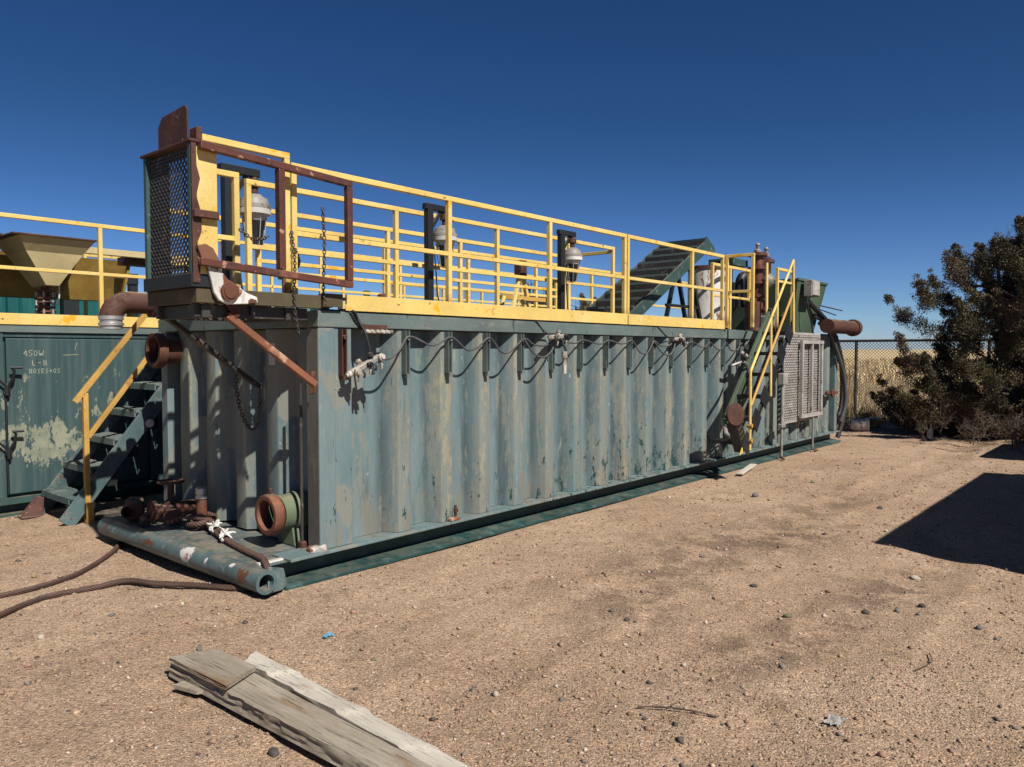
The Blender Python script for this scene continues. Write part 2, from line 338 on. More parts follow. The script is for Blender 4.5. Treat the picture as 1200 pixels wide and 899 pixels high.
def thing(name, label, cat, loc=(0,0,0), group=None):
    o = bpy.data.objects.new(name, None); col.objects.link(o); o.location = loc; o.empty_display_size = .2
    ROOTLOC[o.name] = tuple(loc); tag(o, label, cat, group); return o
def tag(o, label, cat, group=None):
    o['label'] = label; o['category'] = cat
    if group: o['group'] = group
    return o
def kind(o, k): o['kind'] = k; return o
def raw_mesh(name, verts, faces, mat, parent=None, tone=None, smooth=False):
    """numpy mesh; faces is (n,3) or (n,4); tone is per-vertex rgb."""
    me = bpy.data.meshes.new(name); verts = np.asarray(verts, np.float32); faces = np.asarray(faces, np.int32)
    k = faces.shape[1]; n = len(faces)
    me.vertices.add(len(verts)); me.vertices.foreach_set('co', verts.ravel())
    me.loops.add(n*k); me.loops.foreach_set('vertex_index', faces.ravel())
    me.polygons.add(n); me.polygons.foreach_set('loop_start', np.arange(0, n*k, k, dtype=np.int32))
    try: me.polygons.foreach_set('loop_total', np.full(n, k, np.int32))
    except Exception: pass
    if tone is not None:
        a = me.color_attributes.new('tone', 'FLOAT_COLOR', 'POINT')
        a.data.foreach_set('color', np.concatenate([tone, np.ones((len(tone),1))], 1).astype(np.float32).ravel())
    me.update(calc_edges=True)
    if smooth: me.polygons.foreach_set('use_smooth', [True]*n)
    me.materials.append(M[mat]); o = bpy.data.objects.new(name, me); col.objects.link(o)
    if parent is not None: o.parent = parent
    return o
def spline(pts, n=8):
    P = [Vector(p) for p in pts]; out = []
    for i in range(len(P)-1):
        p0 = P[max(i-1,0)]; p1 = P[i]; p2 = P[i+1]; p3 = P[min(i+2,len(P)-1)]
        for j in range(n):
            t = j/n
            out.append(.5*((2*p1)+(p2-p0)*t+(2*p0-5*p1+4*p2-p3)*t*t+(3*p1-p0-3*p2+p3)*t**3))
    out.append(P[-1]); return out

# ------------------------------------------------------------------ value noise and terrain
LAT = rng.random((256,256)).astype(np.float64)
def vnoise(x, y):
    xi = np.floor(x).astype(int); yi = np.floor(y).astype(int); fx = x-xi; fy = y-yi
    fx = fx*fx*(3-2*fx); fy = fy*fy*(3-2*fy)
    g = lambda a,b: LAT[a%256, b%256]
    return (g(xi,yi)*(1-fx)+g(xi+1,yi)*fx)*(1-fy)+(g(xi,yi+1)*(1-fx)+g(xi+1,yi+1)*fx)*fy-.5
def ground_h(x, y):
    x = np.asarray(x, float); y = np.asarray(y, float)
    h = .05*vnoise(x/1.9+31, y/1.9+7)+.03*vnoise(x/.7, y/.6)+.017*vnoise(x/.24+9, y/.24)+.010*vnoise(x/.10, y/.10+50)
    for yc in (-2.05, -3.55):                       # shallow wheel ruts along the yard
        d = (y-yc-.10*np.sin(x*.5)-.05*np.sin(x*1.7))/.22
        h -= .026*np.exp(-d*d)*(.6+.8*vnoise(x/.5, y/.3+3))-.010*np.exp(-((np.abs(d)-1.5)/.4)**2)
    edge = ((x > -.6) & (x < 12)).astype(float)*np.clip(1-np.abs(y+.12)/.35, 0, 1)   # sand raked flat along the skid
    h = h*(1-.75*edge)-.004*edge
    near = np.clip((x-18)/25, 0, 1)
    far = np.maximum(x-20, 0)
    return h*np.exp(-np.maximum(np.hypot(x, y)-30, 0)/60) + near*.1 + .0032*far
def axis(c0, fine, span, g, lim):
    a = [0.]
    while a[-1] < lim: a.append(a[-1]+max(fine, g*(a[-1]-span)))
    a = np.array(a); return np.concatenate([c0-a[:0:-1], c0+a])
gx = axis(.2, .026, 2.6, .026, 1800); gy = axis(-1.6, .026, 2.2, .026, 1800)
X, Y = np.meshgrid(gx, gy, indexing='ij'); Z = ground_h(X, Y)
nx, ny = X.shape; I = np.arange(nx*ny).reshape(nx, ny)
g = raw_mesh('ground', np.stack([X, Y, Z], -1).reshape(-1,3), np.stack([I[:-1,:-1], I[1:,:-1], I[1:,1:], I[:-1,1:]], -1).reshape(-1,4), 'ground', smooth=True)
kind(g, 'structure')

# ------------------------------------------------------------------ near mud tank
LX, WY = 11.85, 2.6
tank = thing('mud_tank', 'long blue grey corrugated mud tank with chalky streaked paint in mid yard', 'mud tank', (0,0,0))
def corrugated(name, mat, parent, x0, x1, z0, z1, ridges, along='x', depth=.135, rw=.13, fl=.095, n=(26,)):
    """profile runs along one axis; the recess goes inwards (+y for the long side, +x for the end)."""
    prof = [(x0, depth)]
    for c in ridges:
        pts = [(c-rw/2-fl-.07, depth), (c-rw/2-fl, depth), (c-rw/2-fl*.95, depth*.985), (c-rw/2-fl*.86, depth*.90), (c-rw/2-fl*.12, depth*.09), (c-rw/2-fl*.04, depth*.015), (c-rw/2, 0), (c+rw/2, 0), (c+rw/2+fl*.04, depth*.015), (c+rw/2+fl*.12, depth*.09), (c+rw/2+fl*.86, depth*.90), (c+rw/2+fl*.95, depth*.985), (c+rw/2+fl, depth)]
        prof += [p for p in pts if x0 < p[0] < x1]
    prof.append((x1, depth)); prof.sort()
    zs = np.linspace(z0, z1, 14); vs = []; fs = []
    for i, (t, d) in enumerate(prof):
        for k, z in enumerate(zs):
            w = .012*float(vnoise(np.array(t*1.7+z0), np.array(z*1.3)))+.006*float(vnoise(np.array(t*5.), np.array(z*4.)))
            q = d+w*(1 if 0 < k < 13 else 0)
            vs.append((t, q, z) if along == 'x' else (q, t, z))
    m = len(zs)
    for i in range(len(prof)-1):
        for k in range(m-1): fs.append((i*m+k, (i+1)*m+k, (i+1)*m+k+1, i*m+k+1))
    mb = MB(); mb.add(vs, fs); o = mb.build(name, mat, parent, smooth=70)
    at_ = o.data.attributes.new('worn', 'FLOAT', 'POINT'); dep = [1-d/depth if depth else .5 for (t, d) in prof for z in zs]
    at_.data.foreach_set('value', dep)
    g_ = o.data.attributes.new('groove_shade', 'FLOAT', 'POINT'); gv = []
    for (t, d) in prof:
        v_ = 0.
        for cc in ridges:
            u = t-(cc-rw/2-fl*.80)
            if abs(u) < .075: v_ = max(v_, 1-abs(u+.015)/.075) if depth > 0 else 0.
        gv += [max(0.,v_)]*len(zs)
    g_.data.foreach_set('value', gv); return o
ridges = [.85+.5*k for k in range(22)]
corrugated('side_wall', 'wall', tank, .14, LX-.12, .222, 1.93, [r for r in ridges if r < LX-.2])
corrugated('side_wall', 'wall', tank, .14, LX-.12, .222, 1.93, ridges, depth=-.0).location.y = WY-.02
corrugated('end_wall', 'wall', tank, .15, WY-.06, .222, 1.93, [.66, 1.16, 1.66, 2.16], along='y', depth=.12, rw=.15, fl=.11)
MB().box(LX-.05, LX, .1, WY-.02, .222, 1.93).build('end_wall', 'wall', tank)
mb = MB(); mb.box(-.012, .138, -.008, .145, .22, 1.935); mb.build('corner_post', 'wall', tank, bevel=.008, seg=2)
MB().box(-.0155,-.0125,.0,.143,.222,1.93).build('post_shade_face','post',tank)  # dim end face of the post, its shade put into this sheet's colour
MB().box(.139, .30, -.002, .06, .22, 1.932).build('corner_plate', 'wall', tank, bevel=.004)
for (x0,x1,y0,y1) in ((LX-.13,LX+.005,-.008,.12), (-.012,.12,WY-.12,WY), (LX-.13,LX+.005,WY-.12,WY)):
    MB().box(x0,x1,y0,y1,.22,1.935).build('corner_post', 'wall', tank, bevel=.008, seg=2)
mb = MB(); mb.box(-.02, 7.75, -.016, .13, 1.936, 2.06); mb.box(7.752, LX+.01, -.012, .13, 1.936, 2.055)
mb.build('top_beam', 'beam', tank, bevel=.006, seg=2)
MB().box(-.03, .11, .131, WY+.01, 1.938, 2.058).build('top_beam', 'beam', tank, bevel=.006, seg=2)
MB().box(.12, LX, WY-.1, WY+.012, 1.938, 2.058).build('top_beam', 'beam', tank, bevel=.006)
MB().box(LX-.1, LX+.012, .132, WY-.11, 1.938, 2.056).build('top_beam', 'beam', tank)
MB().box(.08, LX-.02, .06, WY-.04, 2.064, 2.078).build('deck_plate', 'deep', tank)
# skid: I-beams with top flange, web and bottom flange, cross plates
mb = MB()
for (y0, yw, y1) in ((-.05, .13, .2), (WY-.2, WY-.1, WY+.05)):
    MB().box(-.30, LX+.06, y0, y1, .196, .2185).build('top_flange','wall',tank,bevel=.003)
    mb.box(-.34, LX+.06, yw, yw+.02, .03, .196); mb.prism([(-.36,y0-.025,.004),(-.36,y1+.03,.004),(-.36,y1+.03,.055),(-.36,yw,.055),(-.36,y0-.025,.03)], (LX+.42,0,0))
mb.build('skid_frame', 'skid_teal', tank, bevel=.004)
MB().box(-.52, .13, .0, WY-.02, .190, .2).build('skid_deck', 'skid', tank, bevel=.003)
mb = MB(); mb.lathe((-.575,-.17,.135), (0,1,0), [(.02,.058),(0,.058),(0,.083),(2.7,.083),(2.7,.058),(2.68,.058),(1.35,.058)], 28)
mb.lathe((-.575,-.15,.135), (0,1,0), [(.3,.058),(0,.058)], 28)
mb.build('skid_pipe', 'skidpipe', tank, smooth=45)
mb = MB(); mb.prism([(-.56,-.165,.05),(-.40,-.10,.03),(-.34,-.06,.06),(-.36,-.05,.17),(-.50,-.08,.215)], (0,.02,0)); mb.build('skid_gusset', 'skid', tank, bevel=.004)
MB().box(-.50, .0, .05, .09, .201, .214).build('wear_strip', 'white_rust', tank)
# angle brackets that carry the cables
for k, x in enumerate([.20]+[r for r in ridges if r < 8.]):
    b = MB(); y = -.004
    b.box(x-.028, x-.022, -.055, y, 1.56, 1.925); b.box(x-.022, x+.028, -.012, y, 1.56, 1.925); b.box(x+.014, x+.024, -.05, y-.008, 1.56, 1.925)
    b.box(x-.02, x+.022, -.06, -.012, 1.53, 1.565)
    b.cyl((x,-.065,1.86), (x,-.005,1.86), .018, 8)
    o = b.build('cable_bracket', 'rust' if k == 0 else 'beam', tank)
    if k == 0: o['label'] = 'rusty brown cable bracket'
mb = MB(); mb.box(.36,.62,-.06,-.02,1.925,1.965); mb.build('cable_hook', 'rust', tank, bevel=.003)
mb = MB(); mb.box(.37,.66,-.085,-.03,1.895,1.922)
for k in range(6): mb.cyl((.39+.05*k,-.09,1.9),(.39+.05*k,-.09,1.925),.014,8)
mb.build('hook_tray', 'offwhite', tank, bevel=.003)
# small valve stub low on the side wall
mb = MB(); mb.box(1.36,1.47,-.05,.0,.225,.25); mb.build('drain_plate','rust_bright',tank,bevel=.003)
mb = MB(); mb.cyl((1.42,-.035,.262),(1.42,-.035,.36),.014,8); mb.cyl((1.42,-.04,.3),(1.42,-.04,.33),.022,8); mb.build('drain_stub','rust',tank)
# end pipes
o = MB().lathe((-.12,.42,.47), (1,0,0), [(0,.14),(.10,.14),(.13,.152),(.19,.155),(.5,.155)], 32).build('outlet_pipe', 'moss', tank, smooth=40)
MB().lathe((-.21,.42,.47), (1,0,0), [(.09,.12),(.0,.112),(-.012,.120),(-.012,.150),(.0,.160),(.045,.166),(.07,.158),(.085,.135)], 36).build('flange', 'rust_orange', o, smooth=40)
MB().lathe((-.08,.42,.47), (1,0,0), [(.0,.128),(.3,.128)], 24, False, True).build('bore', 'black', o, smooth=40)
mb = MB(); mb.cyl((-.17,.42,.64),(-.17,.42,.675),.016,8); mb.build('clamp_bolt','rust',o)
mb = MB(); mb.prism([(-.03,.30,.2),(-.03,.56,.2),(-.03,.52,.36),(-.03,.34,.36)],(.14,0,0)); mb.build('pipe_saddle','moss',tank,bevel=.01)
o = MB().lathe((-.14,2.30,1.76), (1,0,0), [(0,.125),(.3,.125)], 28).build('outlet_pipe', 'rust', tank, smooth=40)
MB().lathe((-.22,2.30,1.76), (1,0,0), [(.08,.115),(0,.12),(-.01,.13),(-.01,.16),(.02,.17),(.07,.165),(.085,.13)], 32).build('flange', 'rust', o, smooth=40)
MB().lathe((-.14,2.30,1.76), (1,0,0), [(.0,.11),(.3,.11)], 24, False, True).build('bore', 'black', o, smooth=40)
# overhead return line with elbow and aluminium coupling
def arc(c, a0, a1, r, ux, uz, n=10):
    c = Vector(c); return [c+Vector(ux)*r*math.cos(a0+(a1-a0)*i/n)+Vector(uz)*r*math.sin(a0+(a1-a0)*i/n) for i in range(n+1)]
el = [(.1,1.9,2.17)]+[(-.10,1.9,2.17)]+arc((-.61,1.9,2.03), math.pi/2, math.pi, .14, (1,0,0), (0,0,1))
o = MB().tube(el, .092, 20).build('return_pipe', 'rust', tank, smooth=50)
MB().lathe((-.42,1.9,2.17), (1,0,0), [(0,.07),(0,.12),(.03,.12),(.03,.07)], 24).build('flange','rust',o,smooth=40)
MB().lathe((-.75,1.9,2.05), (0,0,-1), [(0,.06),(0,.098),(.03,.098),(.034,.088),(.055,.088),(.06,.1),(.08,.1),(.084,.088),(.11,.088),(.11,.06)], 24).build('coupling','alu',o,smooth=40)
# vertical conduit along the inner corner, lug and chipped base by the post
mb = MB(); mb.tube([(-.035,.20,.2),(-.035,.20,1.5)], .012, 8); mb.build('conduit', 'brace', tank)
mb = MB(); mb.box(-.06,-.01,.165,.235,.2,.27); mb.build('conduit_foot', 'rust', tank, bevel=.01)
mb = MB(); mb.prism([(-.10,.0,.205),(-.02,-.03,.205),(.04,-.03,.21),(.03,-.03,.27),(-.03,-.02,.26),(-.09,.01,.25)], (.02,.09,0)); mb.build('corner_lug', 'white_rust', tank, bevel=.012)
MB().box(-.017,-.013,.03,.10,1.43,1.60).build('weld_scar','rust_bright',tank)
# rounded end plate by the corner (blue tab)
mb = MB(); mb.lathe((-.05,.16,2.06),(0,1,0),[(0,.0),(0,.085),(.02,.085),(.02,0)],24); mb.build('lifting_lug','wall',tank,smooth=40)
# inspection tag on the end wall
pt = MB().box(-.006,-.002,.60,.69,1.64,1.82).build('inspection_tag', 'paper', tank)
pt['label'] = 'small white inspection tag with faded red print'
mb = MB()
for (z, a, b_) in ((1.795,.62,.67),(1.78,.63,.66),(1.765,.615,.675),(1.74,.62,.67),(1.725,.625,.66)): mb.box(-.0075,-.0062,a,b_,z,z+.008)
mb.build('red_print','redink',pt)
# small chalk marks on the wall by the post
def scrawl(name, strokes, w, mat, parent):
    b = MB()
    for st in strokes:
        for a, c in zip(st[:-1], st[1:]): b.bar(a, c, w, .0016, up=(0,1,0), ext=w*.35)
    return b.build(name, mat, parent)
DIG = {'4':[[(.55,0),(.55,1),(.0,.35),(.8,.35)]],'5':[[(.7,1),(.1,1),(.1,.55),(.6,.5),(.65,.15),(.3,0),(.0,.1)]],'0':[[(.35,1),(.05,.6),(.1,.1),(.4,0),(.65,.4),(.6,.85),(.35,1)]],
       'W':[[(0,1),(.2,0),(.45,.6),(.65,0),(.9,1)]],'L':[[(.1,1),(.1,0),(.6,0)]],'H':[[(.1,1),(.1,0)],[(.6,1),(.6,0)],[(.1,.5),(.6,.5)]],'-':[[(.1,.5),(.6,.5)]],
       'O':[[(.35,1),(.05,.6),(.1,.1),(.4,0),(.65,.4),(.6,.85),(.35,1)]],'S':[[(.6,.9),(.3,1),(.1,.75),(.5,.4),(.5,.1),(.1,0)]],'E':[[(.6,1),(.1,1),(.1,0),(.6,0)],[(.1,.5),(.5,.5)]],'+':[[(.35,.8),(.35,.2)],[(.1,.5),(.6,.5)]],
       'x':[[(.1,.7),(.6,0)],[(.6,.7),(.1,0)]],'9':[[(.6,.6),(.2,.5),(.15,.9),(.5,1),(.6,.6),(.5,0)]],'1':[[(.3,1),(.3,0)]],' ':[]}
def text_strokes(txt, x, z, h, y, sp=.8):
    out = []
    for ch in txt:
        for st in DIG[ch]: out.append([(x+p[0]*h*.8, y, z+p[1]*h) for p in st])
        x += h*sp
    return out
scrawl('chalk_mark', text_strokes('L W', .15, 1.52, .045, -.0035)+text_strokes('4x9', .145, 1.44, .04, -.0035), .007, 'chalk', tank)

# ------------------------------------------------------------------ guard rails
T = .045
def guardrail(label, p0, p1, posts, zt=3.13, zm=(2.62,), z0=2.08, toe=None, group='yellow guardrails on the mud tanks', mat='yellow', name='guardrail', endpost=(True,True), double=()):
    p0 = Vector(p0); p1 = Vector(p1); d = (p1-p0).normalized()
    t = thing(name, label, 'guardrail', (p0.x, p0.y, z0), group)
    at = lambda s, z: (p0.x+d.x*s, p0.y+d.y*s, z)
    L = (p1-p0).length
    MB().bar(at(-T/2,zt-T/2), at(L+T/2,zt-T/2), T, T).build('top_rail', mat, t, bevel=.005, seg=2)
    sts = sorted(posts)
    for z in zm:
        mb = MB()
        for a, b in zip(sts[:-1], sts[1:]):
            if b-a > T*1.6: mb.bar(at(a+T/2-.002,z), at(b-T/2+.002,z), T*.84, T*.84)
        mb.build('mid_rail', mat, t, bevel=.004, seg=2)
    for s in sts: MB().bar(at(s,z0), at(s,zt-T+.001), T*.98, T*.98).build('post', 'yellow_post' if mat == 'yellow' else mat, t, bevel=.004, seg=2)
    if toe:
        n = Vector((d.y,-d.x,0))*toe[3]
        a = Vector(at(toe[0],0))+n; b = Vector(at(toe[1],0))+n
        MB().bar((a.x,a.y,z0+toe[2]/2-.012), (b.x,b.y,z0+toe[2]/2-.012), .008, toe[2]).build('toe_board', mat, t, bevel=.002)
    return t
yf = .008
guardrail('front yellow guardrail from the landing to the doubled post, splashed orange along its top', (-.21,yf,0), (4.28,yf,0), [0,1.60,3.06,4.49], toe=(.44,4.51,.125,.035))
guardrail('front yellow guardrail run from the doubled post to the leaning ladder stair', (4.345,yf,0), (6.87,yf,0), [0,1.605,2.525], toe=(-.025,2.55,.125,.035))
guardrail('short yellow rail on the landing, its left end rusted brown', (-.96,-.02,0), (-.285,-.02,0), [.675], zt=3.185, zm=(), z0=2.15)
guardrail('yellow swing rail standing out beside the top of the leaning ladder stair', (6.90,-.05,0), (6.93,-.42,0), [0,.37], zt=3.13, zm=(2.60,), z0=2.09)
guardrail('yellow walkway rail behind the front guardrail, its right end closed by a return', (-.05,.9,0), (5.39,.9,0), [0,1.59,3.08,4.35,4.43,5.44], zt=3.17)
guardrail('short yellow return rail closing the walkway near the green ladder', (5.39,.955,0), (5.39,1.70,0), [.745])
guardrail('third yellow rail row across the tank deck, beyond the lamp posts', (.55,1.75,0), (5.36,1.75,0), [0,1.6,2.75,4.81])
guardrail('yellow rail along the far edge of the corrugated tank deck', (-.1,2.58,0), (11.2,2.58,0), [0,1.5,2.9,4.4,5.9,7.4,8.9,11.3], zt=3.15)
guardrail('small yellow rail along the back of the landing beside its lamp post', (-.56,.60,0), (-.33,.60,0), [0,.23], zt=3.13, zm=(2.62,), z0=2.15)
guardrail('yellow rail panel behind the rusty valve stack', (7.55,.5,0), (8.9,.5,0), [0,.62,1.35], zt=3.12, zm=(2.62,))
guardrail('yellow rail beside the green hopper at the stair head', (8.9,.02,0), (9.55,.02,0), [0,.65], zt=3.12, zm=(2.9,))

# ------------------------------------------------------------------ landing at the near end
def expanded(b, o, u, v, W, H, sw=.05, sh=.022, t=.004):
    """diamond mesh of bars in the plane o + u*W + v*H."""
    o = Vector(o); u = Vector(u); v = Vector(v); ny = int(H/sh); nxx = int(W/sw); nrm = u.cross(v)
    for j in range(ny):
        for i in range(nxx):
            a = o+u*(i*sw+(sw/2 if j%2 else 0))+v*(j*sh); m1 = a+u*sw/2
            for q in (m1+v*sh, a-u*0):
                pass
            p = [(a, a+u*sw/2+v*sh), (a, a-u*sw/2+v*sh)]
            for s, e in p:
                if 0 <= (e-o).dot(u) <= W and (e-o).dot(v) <= H: b.bar(s, e, t*1.6, t, up=nrm)
    return b
land = thing('access_landing', 'dark stained landing bolted to the near end of the tank, braced from the corner post', 'landing', (-.5,.4,2.06))
mb = MB(); mb.box(-1.0,-.03,-.075,-.035,2.07,2.17); mb.build('edge_beam','olive',land,bevel=.004)
mb = MB(); mb.box(-1.0,-.03,.60,.64,2.07,2.17); mb.build('edge_beam','olive',land,bevel=.004)
mb = MB(); mb.box(-1.0,-.96,-.035,.60,2.07,2.17); mb.build('edge_beam','olive',land,bevel=.004)
mb = MB(); mb.box(-.98,-.1,.0,.04,1.98,2.07); mb.box(-.98,-.1,.52,.56,1.98,2.07); mb.box(-.94,-.88,-.03,.60,1.975,2.069); mb.box(-.3,-.24,-.03,.60,1.975,2.069)
mb.box(-.58,-.55,-.03,.60,2.0,2.068)
mb.build('under_frame','brace',land,bevel=.004)
expanded(MB(), (-.96,-.035,2.15), (1,0,0), (0,1,0), .93, .63, .075, .042, .007).build('grating','beam',land)
MB().bar((-.76,-.02,2.0),(-.06,-.03,1.50),.05,.05).build('brace','rust_bright',land,bevel=.008,seg=2)
MB().bar((-.90,.58,2.0),(-.02,.82,1.46),.04,.04).build('brace','brace',land,bevel=.006)
arm = [(-1.01,2.44),(-.95,2.455),(-.90,2.43),(-.865,2.37),(-.85,2.29),(-.80,2.235),(-.745,2.205),(-.66,2.15),(-.585,2.125),(-.58,2.085),(-.66,2.075),(-.73,2.07),(-.80,2.065),(-.865,2.09),(-.90,2.14),(-.915,2.21),(-.94,2.30),(-.985,2.37)]
mb = MB(); mb.prism([(x,-.09,z) for x,z in arm], (0,-.028,0))
M['hinge'] = spots('white_rust','hinge arm paint',[((-.46,-.5,.33),(.13,.2,.15),(.20,.085,.045),1.55),((-.30,-.5,.10),(.09,.2,.06),(.30,.17,.11),1.45),((-.12,-.5,.03),(.05,.2,.05),RUST,1.4)])
hb = mb.build('hinge_arm','hinge',land,bevel=.006,seg=2)
MB().lathe((-.795,-.118,2.15),(0,-1,0),[(0,.0),(0,.062),(.02,.062),(.02,.045),(.028,.045),(.028,0)],24).build('hinge_pin','rust_orange',hb,smooth=40)
mb = MB(); mb.prism([(-.78,-.05,2.07),(-.62,-.05,2.07),(-.70,-.05,1.97)],(0,.02,0)); mb.build('gusset','rust',land,bevel=.003)
MB().box(.0,.18,-.06,-.03,2.09,2.19).build('kick_plate','olive',land)
# upright mesh guard on the landing
mg = thing('mesh_guard', 'tall dark framed expanded mesh guard standing upright at the left end of the landing', 'guard panel', (-1.0,.25,2.15))
y0, y1 = -.075, .60
expanded(MB(), (-1.005,y0+.03,2.26), (0,1,0), (0,0,1), y1-y0-.06, .83, .046, .025, .0062).build('mesh','brace',mg)
for y in (y0, y1-.04): MB().box(-1.03,-.86,y,y+.04,2.19,3.105).build('side_channel','deep',mg,bevel=.003)
MB().box(-1.04,-.84,y0-.02,y1+.03,3.106,3.125).build('top_cap','rust',mg,bevel=.003)
MB().box(-1.04,-.82,y0-.012,y1+.01,2.172,2.26).build('bottom_channel','black',mg,bevel=.003)
mb = MB(); mb.box(-.99,-.85,-.085,-.077,2.24,3.08); mb.build('side_plate','yellow',mg,bevel=.002)
mb = MB()
pts = [(2.2+.1125*k, -.985+.022*math.sin(k*2.3)+.012*math.sin(k*5.1)) for k in range(9)]
mb.prism([(-1.03,-.088,2.2)]+[(x,-.088,z) for z,x in pts]+[(-1.03,-.088,3.1)], (0,-.008,0)); mb.build('rust_edge','rust',mg)
mb = MB(); mb.box(-1.03,-.86,-.13,-.097,2.62,2.67); mb.build('latch_bar','rust',mg,bevel=.004)
mb = MB(); mb.prism([(-1.02,-.05,3.126),(-1.02,.36,3.126),(-1.02,.36,3.27),(-1.02,.30,3.33),(-1.02,-.02,3.35),(-1.02,-.05,3.32)], (-.012,0,0)); mb.build('top_plate','rust',mg,bevel=.003)
# red oxide swing gate
gt = thing('swing_gate', 'red brown square tube gate frame swung open along the landing rail', 'gate', (-.98,-.12,2.3))
yg = -.125
MB().bar((-.99,yg,3.085),(.215,yg,3.025),.05,.05).build('top_rail','rust_red',gt,bevel=.006,seg=2)
MB().bar((-1.0,yg,2.335),(.215,yg,2.262),.05,.05).build('bottom_rail','rust_red',gt,bevel=.006,seg=2)
MB().bar((-.40,yg,2.33),(-.40,yg,3.03),.06,.05).build('post','rust_red',gt,bevel=.006,seg=2)
MB().bar((.19,yg,2.29),(.19,yg,3.0),.05,.05).build('post','rust_red',gt,bevel=.006,seg=2)
MB().box(-.99,-.95,yg+.03,yg+.13,3.12,3.21).build('hinge_block','rust',gt,bevel=.006)

# chains
def chain(label, path, link=.036, wire=.0045, mat='chain', group=None):
    P = spline(path, 12); cum = [0.]
    for a, b in zip(P[:-1], P[1:]): cum.append(cum[-1]+(b-a).length)
    pitch = link*.74; n = int(cum[-1]/pitch); mb = MB(); i = 0
    for k in range(n):
        s = (k+.5)*pitch
        while cum[i+1] < s: i += 1
        t = (P[i+1]-P[i]).normalized(); c = P[i].lerp(P[i+1], (s-cum[i])/(cum[i+1]-cum[i]))
        ref = Vector((.3,.9,.2)); u = t.cross(ref).normalized()
        if k%2: u = t.cross(u)
        lp = []
        for j in range(10):
            a = 2*math.pi*j/10; lp.append(c+t*math.cos(a)*link/2+u*math.sin(a)*link*.32)
        mb.tube(lp, wire, 5, closed=True)
    o = mb.build('chain', mat, None, smooth=80); tag(o, label, 'chain', group); return o
G='chains hanging at the near end of the tank'
chain('chain hanging straight down inside the red brown gate', [(.0,-.06,2.83),(.01,-.065,2.55),(.0,-.06,2.2),(.03,-.05,2.09)], group=G)
chain('chain dangling from the landing rail past the top beam with a white tip', [(-.27,-.06,2.62),(-.262,-.085,2.4),(-.27,-.085,2.1),(-.23,-.085,1.86)], .03, group=G)
chain('bright chain loop slack on the shaded end wall under the brace', [(-.02,1.18,1.58),(-.03,1.16,1.42),(-.03,1.08,1.22),(-.03,.95,1.10),(-.03,.84,1.14),(-.03,.80,1.30),(-.02,.80,1.48)], .042, .0055, group=G)
chain('short slack chain between the mesh guard and a landing post', [(-.70,-.10,2.58),(-.62,-.10,2.53),(-.54,-.09,2.53),(-.47,-.08,2.56)], .034, group=G)
chain('slack chain swagged from the walkway rail beside the gate post', [(-.23,-.04,2.50),(-.1,.1,2.43),(.0,.3,2.40),(.02,.43,2.5)], .03, group=G)

# ------------------------------------------------------------------ cables and connectors
def cable(label, pts, r=.008, mat='cable', group='cables slung along the tank side', name='cable'):
    o = MB().tube(spline(pts, 6), r, 7).build(name, mat, None, smooth=80); tag(o, label, name, group); return o
xs = [.55]+[r for r in ridges if r < 8.]
pts = [(.44,-.13,1.70),(.58,-.12,1.69),(.72,-.09,1.76)]
for a, b in zip(ridges[:15], ridges[1:15]):
    if a > 7.4: break
    sag = random.choice((.03,.055,.07,.09,.13,.08,.11))
    pts += [(a,-.068,1.875), (a+random.uniform(.12,.22),-.085,1.875-sag), (a+random.uniform(.28,.38),-.085,1.868-sag*random.uniform(.7,1.1))]
pts.append((7.35,-.068,1.87)); pts += [(7.6,-.09,1.75)]
cable('long grey cable drooping from bracket to bracket along the corrugated side', pts, .009)
cable('black cable dropping from the deck to the pale plug cluster near the corner', [(.22,.03,2.075),(.30,-.03,2.068),(.345,-.035,2.0),(.37,-.10,1.88),(.40,-.125,1.70)], .010, 'rubber')
cable('thin black cable looped over the top beam above the cable hook', [(.24,.02,2.075),(.28,-.028,2.05),(.335,-.03,1.98),(.40,-.04,1.965)], .007, 'rubber')
cable('slack cable under the middle plug cluster', [(2.35,-.07,1.87),(2.45,-.10,1.74),(2.6,-.11,1.69),(2.74,-.11,1.76),(2.78,-.11,1.86)], .010)
cable('slack cable under the far plug cluster', [(4.85,-.07,1.87),(5.0,-.10,1.73),(5.2,-.11,1.72),(5.33,-.10,1.88)], .010)
cable('short black cable hung from the middle plug cluster', [(2.9,-.11,1.87),(3.0,-.11,1.72),(2.98,-.1,1.62)], .011, 'rubber')
cable('black lead crossing the top beam to the middle plug cluster', [(2.52,-.005,2.066),(2.60,-.022,2.05),(2.72,-.024,1.96),(2.80,-.09,1.90)], .006, 'rubber')
cable('black lead crossing the top beam to the far plug cluster', [(4.95,-.005,2.066),(5.05,-.022,2.04),(5.22,-.024,1.95),(5.36,-.09,1.90)], .006, 'rubber')
